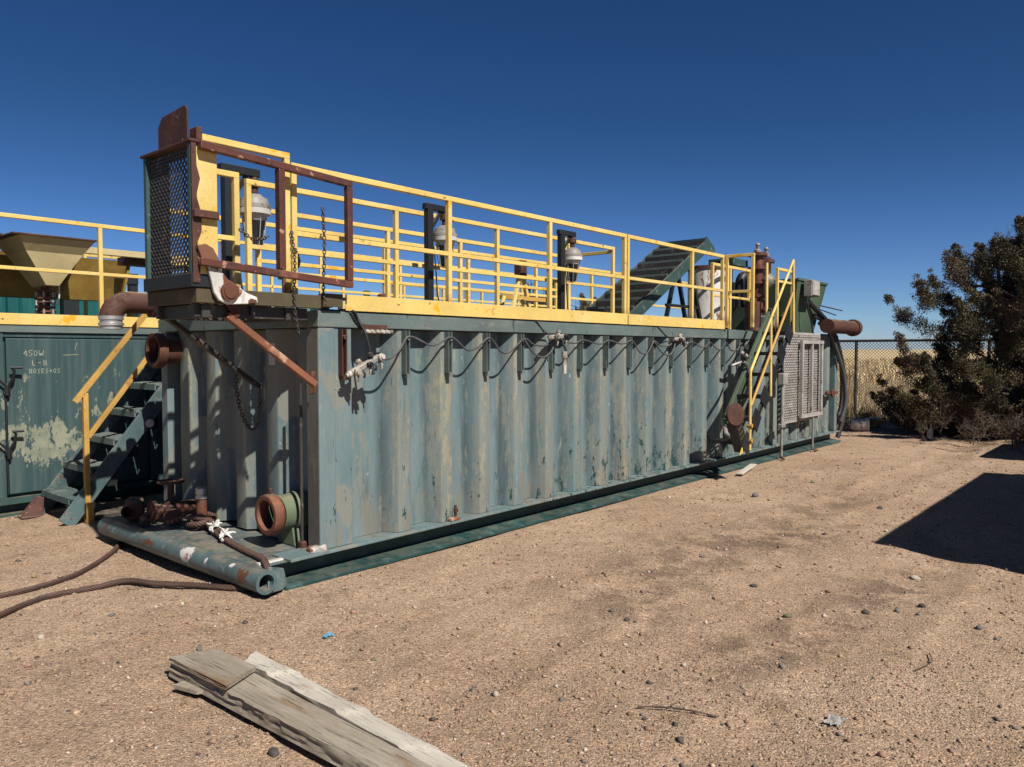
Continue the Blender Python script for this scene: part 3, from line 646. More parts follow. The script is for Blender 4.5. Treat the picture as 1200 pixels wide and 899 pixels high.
def plugs(label, c, n, tilt, L=.26):
    t = thing('plug_cluster', label, 'plug', c, 'pale electrical plug clusters on the tank side')
    d = Vector((math.cos(tilt),0,math.sin(tilt))); c = Vector(c); r = random.Random(n+int(c.x*10))
    a = c-d*L/2; b_ = c+d*L/2
    MB().bar(a, b_, .045, .05).build('body','offwhite',t,bevel=.008,seg=2)
    mb = MB(); mb.bar(a-d*.004+Vector((0,-.024,.0)), b_+d*.004+Vector((0,-.024,0)), .012, .032); mb.build('cover_strip','lampgrey',t,bevel=.003)
    MB().lathe(a, -d, [(0,.018),(0,.026),(.03,.026),(.03,.019),(.05,.017),(.05,0)], 12).build('socket','offwhite',t,smooth=40)
    for k in range(n):
        p = a.lerp(b_, (k+.5)/n); up = (Vector((0,0,1)) if k%2 else Vector((.15,-1,.1)))+Vector((r.uniform(-.25,.25),r.uniform(-.2,.2),r.uniform(-.2,.2))); up.normalize()
        q = r.uniform(.7,1.1); mt = ('offwhite','lampgrey','offwhite','rubber')[r.randrange(4)]
        MB().lathe(p, up, [(.015,.024*q),(.045,.024*q),(.045,.031*q),(.056,.031*q),(.06,.024*q),(.072,.022*q),(.072,0)], 12).build('socket',mt,t,smooth=35)
        mb = MB(); mb.tube([p+Vector((.01,-.03,-.02)),p+Vector((.015,-.045,-.05*q)),p+Vector((.02,-.03,-.085*q))],.009,6); mb.build('lead','rubber' if k%2 else 'offwhite',t,smooth=60)
    MB().lathe(c+d*.05, (0.1,-.3,-1), [(.01,.02),(.07,.02),(.07,.014),(.10,.014),(.10,0)], 12).build('socket','rubber',t,smooth=40)
plugs('grimy pale plug cluster hanging low near the corner post', (.33,-.14,1.645), 5, R(24), .31)
plugs('pale plug cluster tucked under the top beam in the middle of the side', (2.83,-.12,1.90), 3, R(3), .22)
plugs('pale plug cluster under the top beam nearest the leaning ladder stair', (5.42,-.12,1.905), 3, R(0), .24)
mb = MB(); mb.cyl((2.97,-.10,1.68),(2.97,-.10,1.75),.03,12); mb.cyl((2.97,-.10,1.52),(2.97,-.10,1.68),.022,12)
tag(mb.build('hanging_socket','offwhite',None,smooth=40),'single pale socket hanging on a short cable below the middle plug cluster','socket')

# ------------------------------------------------------------------ lamps on the deck
def lamp_post(x, y, label, s=1., dz=0.):
    t = thing('lamp_post', label, 'lamp', (x,y,2.08), 'caged lamps on black posts along the tank deck')
    MB().box(x-.035,x+.035,y-.035,y+.035,2.08,3.13+dz).build('post','black',t,bevel=.004)
    mb = MB(); mb.box(x-.06,x+.26,y-.03,y+.03,3.131+dz,3.19+dz); mb.bar((x+.03,y,2.95+dz),(x+.16,y,3.13+dz),.02,.04); mb.build('arm','black',t,bevel=.004)
    c = (x+.22,y,0); n0 = len(bpy.data.objects); made = []
    lx = MB(); lx.lathe((c[0],c[1],3.13+dz),(0,0,-1),[(0,0),(0,.03),(.02,.035),(.02,.05),(.07,.05),(.07,.03),(.12,.03)],16); lx.build('hanger','rust',t,smooth=40)
    lp = MB().lathe((c[0],c[1],3.0),(0,0,-1),[(0,.03),(.0,.055),(.02,.075),(.03,.10),(.075,.112),(.08,.126),(.108,.126),(.108,.115)],24).build('lamp_housing','lampgrey',t,smooth=40)
    MB().lathe((c[0],c[1],2.895),(0,0,-1),[(0,.112),(.004,.124),(.045,.122),(.052,.10),(.095,.078)],24).build('reflector','white',lp,smooth=40)
    mb = MB(); mb.lathe((c[0],c[1],2.80),(0,0,-1),[(0,.085),(.06,.07),(.10,.062),(.18,.055),(.20,.03),(.20,0)],20); mb.build('globe','black',lp,smooth=40)
    mb = MB()
    for k in range(8):
        a = k*math.pi/4; q = Vector((math.cos(a),math.sin(a),0)); mb.tube([Vector((c[0],c[1],2.82))+q*.09, Vector((c[0],c[1],2.70))+q*.078, Vector((c[0],c[1],2.60))+q*.06, Vector((c[0],c[1],2.585))], .004, 5)
    mb.build('wire_cage','galv',lp)
    MB().tube(spline([(x+.04,y-.03,2.78),(x+.07,y-.02,2.6),(x+.09,y-.03,2.3),(x+.16,y-.02,2.09)],5),.007,6).build('cord','rubber',t)
    return t
lamp_post(1.72,.62,'black lamp post with pale caged lamp just behind the second front rail post')
lamp_post(3.86,.62,'black lamp post with pale caged lamp near the end of the walkway rail')
t = lamp_post(.10,1.5,'black lamp post with pale caged lamp partly hidden behind the landing gate'); t.scale = (1.2,1.2,1.2)
def stand(x, y, h, label, mat='rust'):
    t = thing('pipe_stub', label, 'pipe', (x,y,2.08), 'pipe stubs on the tank decks')
    MB().cyl((x,y,2.08),(x,y,2.08+h),.055,16).build('pipe',mat,t,smooth=40)
    MB().lathe((x,y,2.08+h*.55),(0,0,1),[(0,.055),(0,.085),(.03,.085),(.03,.055)],16).build('collar',mat,t,smooth=40)
    MB().lathe((x,y,2.08+h),(0,0,1),[(0,.062),(.04,.062),(.055,.04),(.055,0)],16).build('cap','rust',t,smooth=40)
stand(-.06,.30,.42,'grey and rust capped pipe stub behind the gate post on the landing','lampgrey')
stand(.9,1.2,.16,'low rusty stub beyond the corner of the deck')
stand(2.45,2.2,.30,'short pipe stub between the far rails','lampgrey')
stand(3.1,5.1,.55,'grey pipe stub on the left tank seen low between the far rails','lampgrey')
stand(3.7,5.6,.45,'rusty pipe stub on the left tank seen low between the far rails')
stand(4.6,5.2,.62,'tall black pipe stub on the left tank seen through the far rails','black')
stand(5.4,5.8,.5,'dark green pipe stub on the left tank seen through the far rails','hopper_green')
# handwheels on the deck
def handwheel(x, y, z, label):
    t = thing('deck_valve', label, 'valve', (x,y,2.08), 'valve handwheels on the tank deck')
    MB().cyl((x,y,2.08),(x,y,z),.018,10).build('stem','rust',t)
    mb = MB(); ring = [(x+.12*math.cos(a),y+.12*math.sin(a),z) for a in np.linspace(0,2*math.pi,20,endpoint=False)]; mb.tube(ring,.01,6,closed=True)
    for k in range(3):
        a = k*math.pi/3; mb.bar((x-.12*math.cos(a),y-.12*math.sin(a),z),(x+.12*math.cos(a),y+.12*math.sin(a),z),.012,.012)
    mb.build('wheel','black',t,smooth=60)
handwheel(.75,.75,2.22,'small black valve wheel on the deck near the gate')
handwheel(1.05,2.2,2.27,'small black valve wheel farther back on the deck near the lamp post')

# green ladder stair lying up over the deck
ls = thing('metal_stair', 'green steel stair with open grating treads lying at a slope on the tank deck', 'stair', (5.4,1.,2.08))
a0, a1 = Vector((5.25,0,2.12)), Vector((7.50,0,3.36)); dd = (a1-a0).normalized()
for y in (.60, 1.40): MB().bar((a0.x,y,a0.z),(a1.x,y,a1.z),.035,.17).build('stringer','deep',ls,bevel=.004)
for k in range(10):
    p = a0+(a1-a0)*((k+.55)/10)
    mb = MB(); nrm = Vector((-.1,0,1)).normalized()
    for j in range(7): mb.bar((p.x-.10+.026*j,.62,p.z+.045),(p.x-.10+.026*j,1.38,p.z+.045),.007,.025)
    for j in range(0): mb.bar((p.x-.105,.63+.062*j,p.z+.052),(p.x+.10,.63+.062*j,p.z-.025),.006,.02)
    td = mb.build('tread','black',ls)
    MB().bar((p.x-.115,.62,p.z+.045),(p.x-.115,1.38,p.z+.045),.012,.04).build('nosing','beam',td)
    mb = MB(); mb.box(p.x+.085,p.x+.095,.62,1.38,p.z-.06,p.z+.155); mb.build('riser','brace',td)
mb = MB(); mb.prism([(7.40,.58,3.30),(7.52,.58,3.52),(7.78,.58,3.38),(7.80,.58,3.26),(7.70,.58,3.24)], (0,.03,0)); mb.prism([(7.40,1.39,3.30),(7.52,1.39,3.52),(7.78,1.39,3.38),(7.80,1.39,3.26),(7.70,1.39,3.24)], (0,.03,0)); mb.bar((7.52,.59,3.47),(7.52,1.4,3.47),.04,.06); mb.build('head_plate','deep',ls)
mb = MB(); mb.bar((6.55,.62,2.75),(6.30,.62,2.08),.05,.05); mb.bar((6.70,.62,2.85),(6.98,.62,2.08),.05,.05); mb.bar((7.05,.62,3.05),(7.45,.62,2.1),.05,.06); mb.bar((6.35,.62,2.42),(7.35,.62,2.42),.04,.04); mb.bar((6.2,.62,2.14),(7.5,.62,2.14),.06,.06)
mb.build('support_leg','black',ls)

# white rusted drum and rusty valve stack
wc = thing('upright_drum', 'upright white steel drum streaked with rust, behind the green stair', 'drum', (8.25,.95,2.08))
MB().lathe((8.25,.95,2.08),(0,0,1),[(0,.30),(1.04,.30),(1.04,.285),(1.02,.285),(.9,.285)],32).build('shell','white_rust',wc,smooth=40)
MB().lathe((8.25,.95,2.08),(0,0,1),[(1.0,.303),(1.0,.315),(1.06,.315),(1.06,.303)],32).build('rim','rust',wc,smooth=40)
fl = thing('pump_frame', 'dark green pump frame with a black hooded vent behind the white drum', 'pump', (8.9,.9,2.08))
MB().box(8.72,8.82,.75,1.1,2.08,3.28).build('post','black',fl,bevel=.004); MB().box(8.72,9.3,.7,1.15,3.2,3.32).build('beam','deep',fl,bevel=.004)
MB().tube(spline([(8.98,.7,2.5),(8.98,.7,2.85),(9.05,.68,3.02),(9.2,.62,3.0)],5),[.09]*3+[.085]*10+[.10]*3,14).build('hood','black',fl,smooth=50)
MB().lathe((8.95,.45,2.08),(0,0,1),[(0,.13),(.5,.13),(.5,.07),(.56,.07)],20,False,True).build('motor','rust',fl,smooth=40)
vs = thing('valve_stack', 'tall rusty stack of flanged valves and pipes above the leaning ladder stair', 'valve', (9.6,.6,2.08))
def flpipe(b, p, q, r, fl_at=()):
    p = Vector(p); q = Vector(q); L = (q-p).length; pr = [(0,0),(0,r)]
    for f in sorted(fl_at): pr += [(f*L-.02,r),(f*L-.02,r*1.65),(f*L+.02,r*1.65),(f*L+.02,r)]
    pr += [(L,r),(L,0)]; b.lathe(p, q-p, pr, 18)
    for f in fl_at:
        c = p+(q-p)*f; d = (q-p).normalized(); u = d.cross(Vector((.2,.9,.3))).normalized(); w = d.cross(u)
        for k in range(8):
            a = k*math.pi/4; o = c+(u*math.cos(a)+w*math.sin(a))*r*1.45; b.cyl(o-d*.035,o+d*.035,.011,6)
b = MB(); flpipe(b,(9.35,.55,2.08),(9.35,.55,3.45),.10,(.1,.45,.62,.8,.97)); b.build('riser','rust_red',vs,smooth=40)
b = MB(); flpipe(b,(9.95,.65,2.08),(9.95,.65,3.42),.09,(.2,.4,.7,.95)); b.build('riser','rust',vs,smooth=40)
b = MB(); flpipe(b,(9.35,.55,3.25),(9.95,.65,3.25),.08,(.35,.65)); flpipe(b,(9.35,.55,2.65),(9.95,.65,2.55),.08,(.35,.65)); b.build('cross_pipe','rust_red',vs,smooth=40)
b = MB(); b.lathe((9.35,.40,2.95),(0,-1,0),[(0,.1),(.08,.13),(.15,.06),(.15,0)],16); b.cyl((9.35,.25,2.95),(9.35,.2,2.95),.02,8); b.build('bonnet','lampgrey',vs,smooth=40)
for (x,y) in ((9.35,.55),(9.95,.65)):
    MB().lathe((x,y,3.44),(0,0,1),[(0,.06),(.05,.06),(.07,.03),(.12,.03),(.14,.045),(.17,.03),(.17,0)],12).build('knob','lampgrey',vs,smooth=40)
b = MB(); b.box(9.0,9.3,.25,.55,2.08,2.35); b.lathe((9.15,.24,2.25),(0,-1,0),[(0,.10),(.1,.12),(.12,.0)],16); b.build('pump_body','lampgrey',vs,bevel=.02)
b = MB(); b.bar((9.9,.2,2.08),(10.0,.15,2.9),.10,.10); b.bar((9.6,.2,2.3),(10.3,.2,2.75),.08,.08); b.build('brace','black',vs)

# yellow hoist frame behind the walkway rail
hf = thing('hoist_frame', 'yellow A shaped hoist frame with a rusty head beside the green deck stair', 'hoist', (4.9,2.0,2.08))
for (x,y) in ((4.55,2.05),(5.2,2.15)):
    MB().bar((x,y,2.08),(4.88,2.1,2.95),.05,.05).build('leg','yellow',hf,bevel=.004)
MB().bar((4.45,2.1,2.50),(5.5,2.1,2.50),.06,.06).build('cross_bar','yellow_old',hf,bevel=.004)
MB().box(4.80,4.93,2.03,2.17,2.80,3.03).build('head','rust',hf,bevel=.01)
b = MB(); b.tube(spline([(4.5,2.0,2.08),(4.35,2.,2.3),(4.4,2.,2.5)],5),.03,8); b.tube(spline([(4.7,1.95,2.08),(4.8,1.95,2.3),(4.7,1.95,2.48)],5),.03,8); b.build('curved_leg','yellow',hf,smooth=60)

# green hopper, electrical box, rusty discharge pipe and hoses at the far end
gh = thing('green_hopper', 'dull green flared hopper with a grey switch box, at the tank end', 'hopper', (10.9,.5,2.06))
b = MB(); b.add([(9.75,.10,2.08),(10.80,.10,2.08),(10.80,1.3,2.08),(9.75,1.3,2.08),(9.70,-.02,3.0),(11.15,-.02,3.0),(11.15,1.5,3.0),(9.70,1.5,3.0)],[(0,3,2,1),(0,1,5,4),(1,2,6,5),(2,3,7,6),(3,0,4,7)])
b.box(9.69,11.16,-.035,-.015,2.97,3.01); b.build('body','hopper_green',gh)
sb = MB().box(9.86,10.24,-.20,-.06,2.70,2.98).build('switch_box','lampgrey',gh,bevel=.008)
MB().box(9.89,10.21,-.215,-.201,2.72,2.96).build('lid','galv',sb,bevel=.004)
MB().tube(spline([(9.98,-.12,2.70),(9.98,-.1,2.5),(10.15,-.1,2.25),(10.25,-.1,2.06)],6),.014,8).build('conduit','rubber',gh)
rp = thing('discharge_pipe', 'rust brown flanged discharge pipe pointing out past the far end of the tank', 'pipe', (11.6,-.2,2.2))
MB().lathe((10.70,-.18,2.21), (1,0,0),[(0,0),(0,.13),(1.42,.13),(1.42,.155),(1.46,.168),(1.54,.162),(1.54,.126),(1.2,.12)],28).build('barrel','rust',rp,smooth=40)
MB().lathe((11.5,-.18,2.21),(1,0,0),[(0,0),(0,.119),(.7,.119)],24).build('bore','black',rp,smooth=40)
def hose(label, pts, r, mat='rubber'):
    o = MB().tube(spline(pts,8), r, 10).build('hose',mat,None,smooth=80); tag(o,label,'hose','hoses hung over the far end of the tank'); return o
hose('thick black hose bending over the far corner down to the ground',[(10.3,.0,2.62),(10.6,-.04,2.48),(11.1,-.06,2.28),(11.55,-.07,1.98),(11.93,-.07,1.5),(12.16,-.07,.9),(12.1,-.05,.45),(11.95,0,.08)],.045)
hose('grey dusty hose hung in a loop beside the black one',[(10.6,.02,2.40),(11.0,-.03,2.28),(11.5,-.05,1.9),(11.92,-.10,1.3),(12.02,-.12,.8),(11.95,-.05,.4)],.04,'cable')
hose('black hose loop farthest right behind the others',[(11.7,.3,2.3),(12.1,.2,2.1),(12.38,.1,1.5),(12.42,.08,.9),(12.30,.1,.5),(12.1,.2,.6)],.04)
b = MB(); b.tube([(11.5,.2,2.62),(12.4,.1,2.56)],.012,6); b.tube([(11.5,.25,2.56),(12.35,.2,2.47)],.010,6); tag(b.build('steel_rod','brace',None),'pair of thin dark rods sticking out above the discharge pipe','rod')

# grating panel and conduit posts on the side near the far end
gp = thing('grating_panel', 'pale galvanised mesh panel with a grid cover, fixed upright on the tank side', 'grating', (9.0,-.12,.5))
expanded(MB(), (8.93,-.10,.60),(1,0,0),(0,0,1),1.62,1.44,.085,.042,.015).build('mesh','galv',gp)
b = MB(); b.box(8.91,10.58,-.11,-.09,2.03,2.07); b.box(8.91,8.945,-.11,-.09,.56,2.03); b.box(10.55,10.58,-.11,-.09,.56,2.03); b.box(8.945,10.55,-.11,-.09,.56,.60); b.build('rim','galv',gp,bevel=.003)
b = MB(); b.box(9.55,10.52,-.20,-.15,1.88,1.94); b.box(9.50,9.56,-.20,-.15,.62,1.94); b.box(9.98,10.03,-.19,-.15,.68,1.88); b.box(9.55,10.52,-.20,-.13,.62,.68); b.box(10.46,10.52,-.19,-.15,.68,1.88); b.build('cover_frame','galv',gp,bevel=.004)
cp = thing('conduit_post', 'grey conduit post with a junction box left of the grating panel', 'conduit', (8.72,-.18,0), 'conduit posts beside the grating panel')
MB().cyl((8.72,-.16,.02),(8.72,-.16,1.28),.022,10).build('pole','lampgrey',cp,smooth=40); MB().box(8.63,8.81,-.22,-.12,1.22,1.40).build('junction_box','galv',cp,bevel=.01); MB().box(8.65,8.79,-.20,-.12,.52,.58).build('clamp','lampgrey',cp,bevel=.01)
MB().tube(spline([(8.72,-.16,.06),(8.68,-.20,.03),(8.62,-.24,.03)],4),.02,8).build('foot','rust',cp)
cp = thing('conduit_post', 'thin grey conduit post under the right edge of the grating panel', 'conduit', (10.1,-.18,0), 'conduit posts beside the grating panel')
MB().cyl((10.1,-.17,.02),(10.1,-.17,.6),.018,10).build('pole','lampgrey',cp,smooth=40); MB().tube(spline([(10.1,-.17,.05),(10.14,-.2,.02),(10.2,-.22,.02)],4),.02,8).build('foot','rust',cp)
b = MB(); b.lathe((11.2,-.02,.98),(0,-1,0),[(0,.05),(.10,.05),(.10,.08),(.14,.08),(.14,0)],14); b.bar((10.95,-.1,.98),(11.55,-.1,.98),.05,.05); tag(b.build('dog_latch','rust',None,bevel=.006),'rusty cross bar latch on the far end of the tank side','latch')

# ------------------------------------------------------------------ leaning ladder stair on the side
st = thing('metal_stair', 'narrow dark green ladder stair leaning against the tank side with bent yellow handrails', 'stair', (6.4,-.35,0))
sd = Vector((1,0,math.tan(R(46.5)))).normalized()
s0 = Vector((6.56,-.22,.74)); s1 = Vector((8.10,-.22,2.34))
MB().bar(s0, s1, .05, .21).build('stringer','hopper_green',st,bevel=.004)
MB().bar((6.40,-.585,.48),(8.02,-.585,2.19),.02,.10).build('stringer','black',st,bevel=.003)
MB().bar((6.75,-.36,.72),(8.05,-.36,2.10),.05,.07).build('under_bar','black',st,bevel=.003)
for k in range(6):
    z = .52+.30*k; x = 6.36+(z-.5)/math.tan(R(46.5))
    b = MB()
    for j in range(5): b.bar((x-.10+.05*j,-.155,z),(x-.10+.05*j,-.6,z),.012,.05)
    for j in range(8): b.bar((x-.1,-.17-.058*j,z+.003),(x+.1,-.17-.058*j,z+.003),.008,.022)
    b.build('tread','black',st)
    b = MB(); q = Vector((x,0,z)); e = .135
    b.prism([(x-e*1.25,-.603,z-.02),(x+.02,-.603,z-e*1.35),(x+e*1.25,-.603,z+.02),(x-.02,-.603,z+e*1.2)], (0,-.012,0)); b.build('tread_plate','black',st)
def rail(path, r=.019): return MB().tube(path, r, 10)
def hr(y, name):
    h = rail([(6.44,y,.42),(6.43,y,1.50)]).build(name,'yellow',st,smooth=50)
    rail([(6.43,y,1.48),(7.90,y,3.10)]).build('top_rail','yellow',h,smooth=50)
    rail([(6.46,y,1.02),(7.90,y,2.62)]).build('mid_rail','yellow_old',h,smooth=50)
    rail([(7.90,y,3.10),(7.94,y,2.03)]).build('post','yellow',h,smooth=50)
    rail([(7.10,y,2.26),(7.12,y,1.12)]).build('post','yellow',h,smooth=50)
    b = MB()
    for z in (.55,.75): b.cyl((6.435,y-.035,z),(6.435,y+.035,z),.03,8)
    b.build('clamp','yellow_old',h)
hr(-.62,'handrail')
MB().tube([(8.15,-.12,2.05),(8.13,-.12,3.12)],.024,10).build('post','yellow',st,smooth=50)
MB().tube([(6.70,-.10,.80),(6.40,-.30,.62),(6.32,-.46,.56)],.03,10).build('roller','galv',st,smooth=50)
b = MB(); b.cyl((6.60,-.2,.86),(6.50,-.36,.93),.03,10); b.build('roller_arm','cream',st,smooth=40)
b = MB(); b.lathe((6.04,-.585,.93),(-.35,-.94,.1),[(0,0),(0,.15),(.018,.15),(.018,0)],20); b.build('round_plate','rust',st,smooth=40)
b = MB(); b.prism([(5.98,-.50,.80),(6.14,-.50,.86),(6.36,-.50,.50),(6.22,-.50,.40)],(.06,-.1,.0)); b.build('folded_tread','black',st,bevel=.004)
b = MB()
for i in range(3):
    for j in range(5): b.cyl((6.13+.035*i+.04*j,-.601,.72-.065*j+.02*i),(6.13+.035*i+.04*j,-.606,.72-.065*j+.02*i),.010,6)
b.build('tread_studs','ochre',st)
b = MB(); b.prism([(6.16,-.60,.38),(6.26,-.60,.40),(6.24,-.60,.50)],(0,-.006,0)); b.build('yellow_flag','yellow',st)
b = MB(); b.bar((6.75,-.34,.03),(7.5,-.22,.07),.09,.02,up=(0,0,1)); tag(b.build('loose_board','wood_pale',None,bevel=.003),'pale board lying on the sand at the foot of the leaning ladder stair','board')
b = MB(); b.bar((7.02,-.22,1.74),(7.22,-.25,1.66),.05,.05); b.build('strap','galv',st,bevel=.01)
b = MB(); b.tube(spline([(6.75,-.2,1.55),(6.98,-.28,1.60),(7.18,-.25,1.5)],5),.022,8); b.build('hook','alu',st,smooth=50)

# ------------------------------------------------------------------ left tank and its things
lt = thing('mud_tank', 'grey green flat sided tank behind on the left, large peeled pale patch on its door', 'mud tank', (0,4.4,0))
M['door'] = layered('grey green door paint', (.062,.110,.115), [
    ((.10,.15,.15), 1.3, .5, .15, V, None, .7), ((.22,.235,.165), 7., .47, .03, (1,1,.8), (-.9,-.8,'X'), .85)], rough=.5, tint=.2, rand=False)
def door_mat():
    m, nt, b = new_mat('grey green door paint peeling to primer')
    obj, _ = coords(nt); sep = nt.nodes.new('ShaderNodeSeparateXYZ'); nt.links.new(obj, sep.inputs[0])
    c = mixc(nt, mapr(nt, noise(nt, obj, 1.4, 6, .65, V), .4, .65), (.032,.070,.074), (.064,.104,.104))
    wx = math_n(nt, 'ADD', sep.outputs[0], math_n(nt, 'MULTIPLY', noise(nt, obj, 2.6, 5, .6, off=4.), .5))
    wz = math_n(nt, 'ADD', sep.outputs[2], math_n(nt, 'MULTIPLY', noise(nt, obj, 3.1, 6, .65, (1.6,1,.6), 9.), .7))
    bx = math_n(nt, 'MULTIPLY', mapr(nt, wx, -1.1, -.55), mapr(nt, wx, .50, -.05))
    bz = math_n(nt, 'MULTIPLY', mapr(nt, wz, .62, 1.0), mapr(nt, wz, 1.48, 1.22))
    f = math_n(nt,'ADD', math_n(nt,'MULTIPLY',math_n(nt,'MULTIPLY',bx,bz),.66), math_n(nt,'ADD', math_n(nt,'MULTIPLY',math_n(nt,'SUBTRACT',noise(nt, obj, 7., 9, .8, (1,1,.5), 2.),.5),1.5), math_n(nt,'MULTIPLY',math_n(nt,'SUBTRACT',noise(nt, obj, 40., 4, .7, (1,1,.5), 4.),.5),.7)))
    f = mapr(nt, f, .56, .60)
    f2 = math_n(nt, 'MULTIPLY', mapr(nt, noise(nt, obj, 9., 7, .7, (1,1,.45), 21.), .60, .63), mapr(nt, math_n(nt,'ABSOLUTE',math_n(nt,'SUBTRACT',sep.outputs[2],1.05)), .62, .3))
    f = math_n(nt, 'MAXIMUM', f, f2)
    c = mixc(nt, f, c, mixc(nt, mapr(nt, noise(nt, obj, 5., 5, .6), .4, .6), (.20,.225,.165), (.29,.295,.215)))
    c = mixc(nt, mapr(nt, noise(nt, obj, 8., 6, .7, off=31.), .69, .72), c, RUST)
    nt.links.new(c, b.inputs['Base Color']); b.inputs['Roughness'].default_value = .5
    bp = nt.nodes.new('ShaderNodeBump'); bp.inputs['Strength'].default_value = .25; bp.inputs['Distance'].default_value = .004
    nt.links.new(math_n(nt,'SUBTRACT',noise(nt, obj, 4., 5), f), bp.inputs['Height']); nt.links.new(bp.outputs[0], b.inputs['Normal'])
    return m
M['door'] = door_mat()
x0, x1, yl = -8.0, 9.0, 4.4
MB().box(x0, -.845, yl, yl+.05, .2, 1.95).build('side_wall','door',lt)
MB().box(x0, x1, yl+.06, yl+2.6, .2, 1.95).build('body','deep',lt)
MB().box(.665, x1, yl, yl+.05, .2, 1.95).build('side_wall','door',lt)
MB().box(-.843, .663, yl+.012, yl+.05, 1.905, 1.95).build('door_header','door',lt)
MB().box(-.82, .64, yl-.006, yl+.045, .235, 1.89).build('door','door',lt,bevel=.006,seg=2)
MB().box(x0, x1, yl-.015, yl+.10, 1.951, 2.055).build('top_beam','beam',lt,bevel=.006)
MB().box(x0, x1, yl-.03, yl+2.63, .13, .197).build('skid_deck','deep',lt)
b = MB(); b.box(x0,x1,yl+.12,yl+.14,.02,.13); b.box(x0,x1,yl-.05,yl+.2,0,.03); b.build('skid_frame','deep',lt)
MB().box(x0, .95, yl-.028, yl-.016, 2.035, 2.155).build('toe_board','yellow',lt,bevel=.003)
MB().box(x0, x1, yl+.02, yl+2.6, 2.056, 2.07).build('deck_plate','deep',lt)
for z in (1.45, .78):
    b = MB(); x = -.83
    b.tube([(x,yl-.05,z-.08),(x-.12,yl-.06,z+.05)],.012,6); b.tube([(x,yl-.05,z-.08),(x+.05,yl-.07,z+.02),(x+.06,yl-.08,z+.10),(x+.02,yl-.09,z+.13),(x+.13,yl-.10,z+.13)],.016,6)
    b.cyl((x,yl-.05,z-.16),(x,yl-.05,z-.06),.022,8); b.box(x-.03,x+.03,yl-.06,yl-.008,z-.12,z-.08)
    b.build('latch','black',lt)
MB().tube([(-.835,yl-.02,.24),(-.835,yl-.02,1.36)],.011,8).build('latch_rod','black',lt)
sc = text_strokes('450W',-.66,1.70,.062,yl-.0085)+text_strokes('L-H',-.58,1.60,.055,yl-.0085,1.0)+text_strokes('HOSES+OS',-.61,1.515,.048,yl-.0085,.82)
sc += [[(-.27,yl-.0085,1.71),(-.12,yl-.0085,1.715)],[(-.13,yl-.0085,1.85),(-.15,yl-.0085,1.77)]]
scrawl('marker_writing', sc, .0065, 'chalk', lt)
guardrail('yellow guardrail along the front edge of the left tank, above the yellow toe board', (-7.35,yl+.02,0), (8.7,yl+.02,0), [0,1.5,3.0,4.5,6.0,7.5,9.0,10.5,12,13.5,15,16.05], zt=3.205, zm=(2.635,))
guardrail('yellow guardrail along the back edge of the left tank', (.9,yl+2.5,0), (8.7,yl+2.5,0), [0,1.5,3.,4.5,6.,7.8], zt=3.15)
guardrail('yellow cross rail on the left tank seen between the far rails', (5.2,5.4,0), (8.7,5.4,0), [0,.15,1.2,1.35,2.4,3.5], zt=2.95, zm=(2.5,))

# hopper on the left tank
hp = thing('mixing_hopper', 'cream pyramid mixing hopper with a rusty valve under it, on the left tank', 'hopper', (-.15,5.3,2.07))
cx, cy = -.12, 5.35
def frustum(b, hx0, hy0, z0, hx1, hy1, z1, cx, cy):
    b.add([(cx-hx0,cy-hy0,z0),(cx+hx0,cy-hy0,z0),(cx+hx0,cy+hy0,z0),(cx-hx0,cy+hy0,z0),(cx-hx1,cy-hy1,z1),(cx+hx1,cy-hy1,z1),(cx+hx1,cy+hy1,z1),(cx-hx1,cy+hy1,z1)],[(0,3,2,1),(0,1,5,4),(1,2,6,5),(2,3,7,6),(3,0,4,7)])
b = MB(); frustum(b,.07,.24,2.53,.30,.34,2.90,cx,cy); b.build('cone','cream',hp)
b = MB(); frustum(b,.30,.34,2.90,.40,.46,3.06,cx,cy); b.build('collar','cream',hp)
b = MB(); b.box(cx-.47,cx+.42,cy-.48,cy+.48,3.062,3.082); b.build('lid','rust',hp,bevel=.003)
b = MB(); b.cyl((cx,cy,2.07),(cx,cy,2.53),.045,14)
for z in (2.22,2.27,2.33,2.38,2.46): b.cyl((cx,cy,z),(cx,cy,z+.022),.10,14)
b.build('valve_body','rust_orange',hp,smooth=40)
for z in (2.2,2.3,2.4):
    for k in range(6): a=k*math.pi/3; MB().cyl((cx+.10*math.cos(a),cy+.10*math.sin(a),z),(cx+.10*math.cos(a),cy+.10*math.sin(a),z+.06),.012,6).build('bolt','galv',hp)

b = MB(); b.bar((cx+.10,cy-.12,2.30),(cx+.11,cy-.14,2.68),.025,.012); b.build('lever','white',hp)
hs = thing('hopper_trough', 'dark ochre trough and frame with sloping ribs behind the mixing hopper', 'trough', (.3,5.9,2.07))
b = MB(); b.add([(-3.2,5.95,2.98),(1.12,5.95,2.98),(1.12,6.5,2.98),(-3.2,6.5,2.98),(-3.2,6.15,2.44),(1.06,6.15,2.44),(1.06,6.35,2.44),(-3.2,6.35,2.44)],[(0,1,5,4),(1,2,6,5),(2,3,7,6),(3,0,4,7),(4,5,6,7)]); b.build('trough','ochre',hs)
b = MB(); b.box(.30,1.9,5.42,5.50,2.98,3.06); b.box(-3.3,-.56,5.42,5.5,2.98,3.06); b.build('top_beam','cream',hs,bevel=.004)
b = MB(); b.box(.9,2.2,5.56,5.8,2.90,3.0); b.build('chute','rust',hs)
for (xa,xb,y) in ((.36,.10,5.6),(.98,.86,5.6),(-.62,-.18,5.75),(-1.2,-.8,5.7)): MB().bar((xa,y,2.99),(xb,y,2.42),.05,.03).build('rib','ochre',hs)
for x in (.05,-1.8,1.2): MB().box(x,x+.06,6.2,6.26,2.07,2.46).build('leg','ochre',hs)
